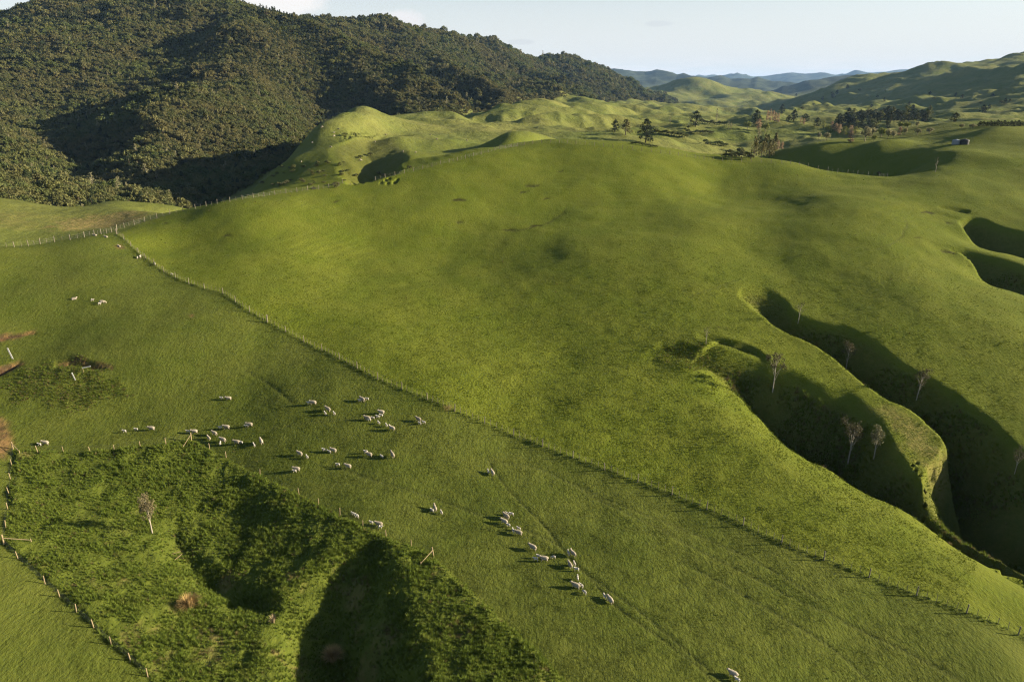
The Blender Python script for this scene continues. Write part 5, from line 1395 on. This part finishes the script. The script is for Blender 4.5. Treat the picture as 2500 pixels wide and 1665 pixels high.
# ------------------------------------------------------------------ tussocks, dry flax, sticks in the enclosure
def blade_mat(name, root, tip, zmax):
    t = NT_(name); s_ = t.n.new("ShaderNodeSeparateXYZ"); t.l.new(t.coord(), s_.inputs[0])
    c_ = t.mix(t.ramp(s_.outputs[2], 0, zmax), root, tip); t.put(t.b.inputs['Base Color'], t.mix(t.math('MULTIPLY', t.noise(t.coord(), 12, 2), 0.5), c_, tuple(q * 0.5 for q in tip))); return t.m
def tuft_mesh(name, g, n_, h, spread, w, droop, mat, base=0.1, segs=3):
    V, F = [], []
    for i in range(n_):
        an = g.uniform(0, 6.283); b0 = g.uniform(0, base); L = h * g.uniform(0.6, 1.1); sp = spread * g.uniform(0.15, 1.0); ww = w * g.uniform(0.6, 1.2)
        dx, dy = math.cos(an), math.sin(an); px_, py_ = -dy, dx; k = len(V)
        for s_ in range(segs + 1):
            f = s_ / segs; out = b0 + sp * f ** 1.4; z_ = L * (f - droop * sp / max(spread, 1e-6) * f ** 2.6)
            hw = ww * (1 - f) ** 0.7 if s_ < segs else ww * 0.08
            V += [(dx * out + px_ * hw, dy * out + py_ * hw, z_), (dx * out - px_ * hw, dy * out - py_ * hw, z_)]
        for s_ in range(segs): q = k + 2 * s_; F.append((q, q + 1, q + 3, q + 2))
    return mesh_np(name, np.array(V), np.array(F), mat)
gt = random.Random(5)
M_TUS = blade_mat("carex_blades", (0.12, 0.105, 0.03), (0.38, 0.25, 0.10), 0.95)
M_FLAX = blade_mat("dry_flax", (0.22, 0.17, 0.09), (0.42, 0.32, 0.20), 0.9)
for (u, v, s_, lb) in [(462, 1482, 1.35, "round golden brown tussock standing alone in the long-grass enclosure"), (812, 1608, 1.3, "round brown tussock deep in the shaded gully of the enclosure")]:
    c = cast(u, v); o = bpy.data.objects.new("tussock", tuft_mesh("tussock", gt, 700, 1.35, 0.95, 0.016, 0.55, M_TUS, 0.35, 4)); link(o); o.location = (c[0], c[1], gz(c[0], c[1]) - 0.05); o.scale = (s_, s_, s_); tag(o, lb, "tussock")
c = cast(668, 1520); o = bpy.data.objects.new("dry_flax", tuft_mesh("dry_flax", gt, 90, 1.1, 0.5, 0.03, 0.3, M_FLAX, 0.1)); link(o); o.location = (c[0], c[1], gz(c[0], c[1])); tag(o, "pale dry spiky plant below and right of the round tussock", "plant")
for (u, v, a, L, lb) in [(430, 1357, 20, 1.1, "upper fallen pale stick in the grass above the round tussock"), (438, 1366, 60, 1.0, "middle fallen pale stick crossing the upper one"), (442, 1369, -25, 0.8, "lower fallen pale stick in the grass above the round tussock")]:
    c = cast(u, v); z = gz(c[0], c[1]); o = bpy.data.objects.new("stick", bar_mesh("stick", (-L / 2, 0, 0.35), (L / 2, 0.1, 0.45), 0.03, M_POSTNEW, 5)); link(o); o.location = (c[0], c[1], z); o.rotation_euler = (0, 0, R(a)); tag(o, lb, "stick")
# ------------------------------------------------------------------ grass
def grass_mat(name, cols, upper=None):
    t = NT_(name); P = t.pos(); n2 = t.noise(P, 0.11, 4); n3 = t.noise(P, 0.8, 3); oi = t.n.new("ShaderNodeObjectInfo").outputs['Random']
    c = t.mix(t.ramp(n2, 0.35, 0.65), cols[0], cols[1]); c = t.mix(t.math('MULTIPLY', oi, 0.6), c, cols[2]); c = t.mix(t.math('MULTIPLY', t.ramp(n3, 0.55, 0.75), 0.35), c, cols[3])
    t.put(t.b.inputs['Base Color'], c)
    tb = t.n.new("ShaderNodeBsdfTranslucent"); t.put(tb.inputs['Color'], c); mx = t.n.new("ShaderNodeMixShader"); mx.inputs[0].default_value = 0.3
    t.l.new(t.b.outputs[0], mx.inputs[1]); t.l.new(tb.outputs[0], mx.inputs[2]); t.l.new(mx.outputs[0], t.out.inputs[0])
    return t.m
MG_LONG = grass_mat("long_grass", ((0.088, 0.128, 0.014), (0.118, 0.156, 0.020), (0.145, 0.185, 0.028), (0.24, 0.215, 0.055)))
MG_DRY = grass_mat("dry_grass", ((0.13, 0.105, 0.040), (0.17, 0.13, 0.052), (0.10, 0.10, 0.032), (0.20, 0.15, 0.065)))
MG_LOW = grass_mat("grazed_turf", ((0.075, 0.095, 0.013), (0.092, 0.107, 0.018), (0.081, 0.105, 0.015), (0.122, 0.126, 0.026)))
MG_UP = grass_mat("lush_turf", ((0.102, 0.130, 0.012), (0.124, 0.145, 0.016), (0.108, 0.140, 0.013), (0.152, 0.160, 0.020)))
gg = random.Random(9)
K_LONG = [tuft_mesh("long_tuft", gg, 46, 0.62, 0.42, 0.022, 0.45, MG_LONG, 0.16, 3) for _ in range(4)]
K_DRY = [tuft_mesh("dry_tuft", gg, 40, 0.60, 0.45, 0.018, 0.5, MG_DRY, 0.14, 3) for _ in range(2)]
K_LOW = [tuft_mesh("turf_tuft", gg, 16, 0.15, 0.15, 0.016, 0.35, MG_LOW, 0.12, 2) for _ in range(3)]
K_UP = [tuft_mesh("lush_tuft", gg, 16, 0.18, 0.15, 0.017, 0.35, MG_UP, 0.12, 2) for _ in range(3)]
g8 = np.random.default_rng(31)
def samp(arr, x, y):
    th = np.arctan2(x, y); lr = np.log(np.hypot(x, y))
    i = np.clip(np.rint(np.interp(th, TH, np.arange(NT))).astype(int), 0, NT - 1); j = np.clip(np.rint(np.interp(lr, LR, np.arange(NR))).astype(int), 0, NR - 1)
    return arr[i, j]
# long grass in the fenced corner
ex = np.array(encp); x0, y0 = ex.min(0); x1, y1 = ex.max(0)
stp = 0.32
X, Y = np.meshgrid(np.arange(x0, x1, stp), np.arange(max(y0, 36), y1, stp)); X = (X + g8.uniform(-.2, .2, X.shape)).ravel(); Y = (Y + g8.uniform(-.2, .2, Y.shape)).ravel()
k = inpoly(X, Y, encp) & (np.hypot(X, Y) > 36); X, Y = X[k], Y[k]
cl = fbm(X, Y, 1.9, 2, 88); k = (cl > -0.28) | (g8.random(len(X)) < 0.35); X, Y, cl = X[k], Y[k], cl[k]
dm = samp(np.clip(dry, 0, 1), X, Y); isd = g8.random(len(X)) < (0.03 + dm * 0.85)
pick = np.where(isd, 4 + g8.integers(0, 2, len(X)), g8.integers(0, 4, len(X)))
sc = (0.45 + 0.5 * np.clip(cl + 0.3, 0, 1)) * g8.uniform(0.75, 1.3, len(X)) * np.where(isd, 0.85, 1)
lean = np.stack([g8.normal(0.05, 0.22, len(X)), g8.normal(-0.12, 0.22, len(X)), g8.uniform(0, 6.28, len(X))], 1)
scatter("long_grass", K_LONG + K_DRY, np.stack([X, Y, ground(X, Y) - 0.05], 1), pick, lean, np.stack([sc, sc, sc * g8.uniform(0.8, 1.25, len(X))], 1), "long dark tussocky grass filling the fenced corner", "grass")
# short turf over the near paddocks, thinning out with distance
stp = 0.0036
T, Lg = np.meshgrid(np.arange(-0.68, 0.68, stp), np.arange(math.log(38), math.log(345), stp)); T = T + g8.uniform(-.5, .5, T.shape) * stp; Lg = Lg + g8.uniform(-.5, .5, Lg.shape) * stp
X, Y = (np.sin(T) * np.exp(Lg)).ravel(), (np.cos(T) * np.exp(Lg)).ravel(); Rg = np.exp(Lg).ravel()
cl = fbm(X, Y, 1.3, 3, 93) + 0.08 * fbm(X, Y, 7, 2, 94)
k = (samp(longg, X, Y) < 0.3) & (samp(soil, X, Y) < 0.3) & (samp(track, X, Y) < 0.4) & (cl > -0.35 + 0.5 * (g8.random(len(X)) - 0.5)) & (samp(beyond, X, Y) < 0.5)
X, Y, Rg, cl = X[k], Y[k], Rg[k], cl[k]
up = samp(upper, X, Y) > 0.5; rs = samp(rushy, X, Y); gu = samp(crv, X, Y)
pick = np.where(up, 3, 0) + g8.integers(0, 3, len(X))
s_ = np.sqrt(np.minimum(Rg, 160) / 85.0) * g8.uniform(0.7, 1.35, len(X)) * (1 + 0.5 * np.clip(cl, 0, 1)) * (1 + 1.0 * rs + 0.7 * gu)
scatter("pasture_grass", K_LOW + K_UP, np.stack([X, Y, ground(X, Y) - 0.02], 1), pick, np.stack([g8.normal(0, .15, len(X)), g8.normal(0, .15, len(X)), g8.uniform(0, 6.28, len(X))], 1), np.stack([s_, s_, s_ * (0.55 + 0.5 * np.clip(cl + .4, 0, 1.2)) * np.where(up, 0.75, 0.55) * (1 - 0.8 * sstep(90, 230, Rg))], 1), "short green pasture over the near paddocks", "grass")
# rushes and rank grass on the gully floors
m8 = (CARVE > 1.2) & (gr < 210) & (enc < 0.5) & (np.abs(gth) < 0.72)
ii = np.where(m8.ravel())[0]; wgt = (gr.ravel()[ii]) ** 2; ii = g8.choice(ii, min(9000, len(ii)), replace=False, p=wgt / wgt.sum())
X = gx.ravel()[ii] + g8.normal(0, .3, len(ii)); Y = gy.ravel()[ii] + g8.normal(0, .3, len(ii)); cl = fbm(X, Y, 6, 3, 97) + 0.35 * sstep(5, 11, CARVE.ravel()[ii]); k = cl > 0.02; X, Y, cl = X[k], Y[k], cl[k]
sc = g8.uniform(0.5, 1.2, len(X)) * (0.7 + cl)
scatter("gully_rushes", K_LONG + K_DRY, np.stack([X, Y, ground(X, Y) - 0.03], 1), g8.integers(0, 6, len(X)), np.stack([g8.normal(0, .2, len(X)), g8.normal(0, .2, len(X)), g8.uniform(0, 6.28, len(X))], 1), np.stack([sc, sc, sc], 1), "rank grass and rushes in the gully bottoms", "grass")
# scattered rushes and weeds through the pasture
n_ = 900; th_ = g8.uniform(-0.68, 0.68, n_); r8 = np.exp(g8.uniform(math.log(42), math.log(300), n_)); X, Y = np.sin(th_) * r8, np.cos(th_) * r8
k = (fbm(X, Y, 40, 2, 98) > 0.0) & (samp(longg, X, Y) < 0.3) & (samp(beyond, X, Y) < 0.5); X, Y = X[k], Y[k]
ir = np.where((rushy > 0.35).ravel())[0]; ir = g8.choice(ir, min(2600, len(ir)), replace=False)
X = np.r_[X, gx.ravel()[ir] + g8.normal(0, .2, len(ir))]; Y = np.r_[Y, gy.ravel()[ir] + g8.normal(0, .2, len(ir))]
sc = g8.uniform(0.25, 0.6, len(X)) * np.sqrt(np.hypot(X, Y) / 90)
scatter("pasture_weeds", K_LONG[:2] + K_DRY[:1], np.stack([X, Y, ground(X, Y) - 0.02], 1), g8.integers(0, 3, len(X)), np.stack([g8.normal(0, .2, len(X)), g8.normal(0, .2, len(X)), g8.uniform(0, 6.28, len(X))], 1), np.stack([sc, sc, sc * 0.8], 1), "scattered rush and weed clumps in the pasture", "weeds")
# ungrazed strip under the main fence
P = np.array(pm); d = np.r_[0, np.cumsum(np.hypot(*np.diff(P, axis=0).T))]; n_ = int(d[-1] / 0.22)
q = g8.uniform(0, d[-1], n_); X = np.interp(q, d, P[:, 0]) + g8.normal(0.15, 0.22, n_); Y = np.interp(q, d, P[:, 1]) + g8.normal(0.1, 0.22, n_)
sc = g8.uniform(0.25, 0.55, n_)
scatter("fence_line_grass", K_LONG, np.stack([X, Y, ground(X, Y) - 0.03], 1), g8.integers(0, 4, n_), np.stack([g8.normal(0, .2, n_), g8.normal(0, .2, n_), g8.uniform(0, 6.28, n_)], 1), np.stack([sc, sc, sc], 1), "ungrazed dark grass strip under the batten fence", "grass")
# ------------------------------------------------------------------ air
hz_top = float(max(Z.max(), CAM_Z)) + 40.0; hz_bot = float(Z.min()) - 2.0
hm = bpy.data.materials.new("haze"); hm.use_nodes = True; hn = hm.node_tree.nodes; hn.clear()
ho = hn.new("ShaderNodeOutputMaterial"); hv = hn.new("ShaderNodeVolumePrincipled")
hv.inputs['Color'].default_value = (0.34, 0.58, 1.0, 1); hv.inputs['Density'].default_value = 2.6e-5; hv.inputs['Anisotropy'].default_value = 0.0
hm.node_tree.links.new(hv.outputs[0], ho.inputs['Volume'])
bm = bmesh.new(); bmesh.ops.create_cube(bm, size=1)
for v in bm.verts: v.co = Vector((v.co.x * 124000, v.co.y * 124000, hz_bot + (v.co.z + 0.5) * (hz_top - hz_bot)))
me = bpy.data.meshes.new("haze"); bm.to_mesh(me); bm.free(); me.materials.append(hm)
haze = link(bpy.data.objects.new("haze", me)); tag(haze, kind="stuff")
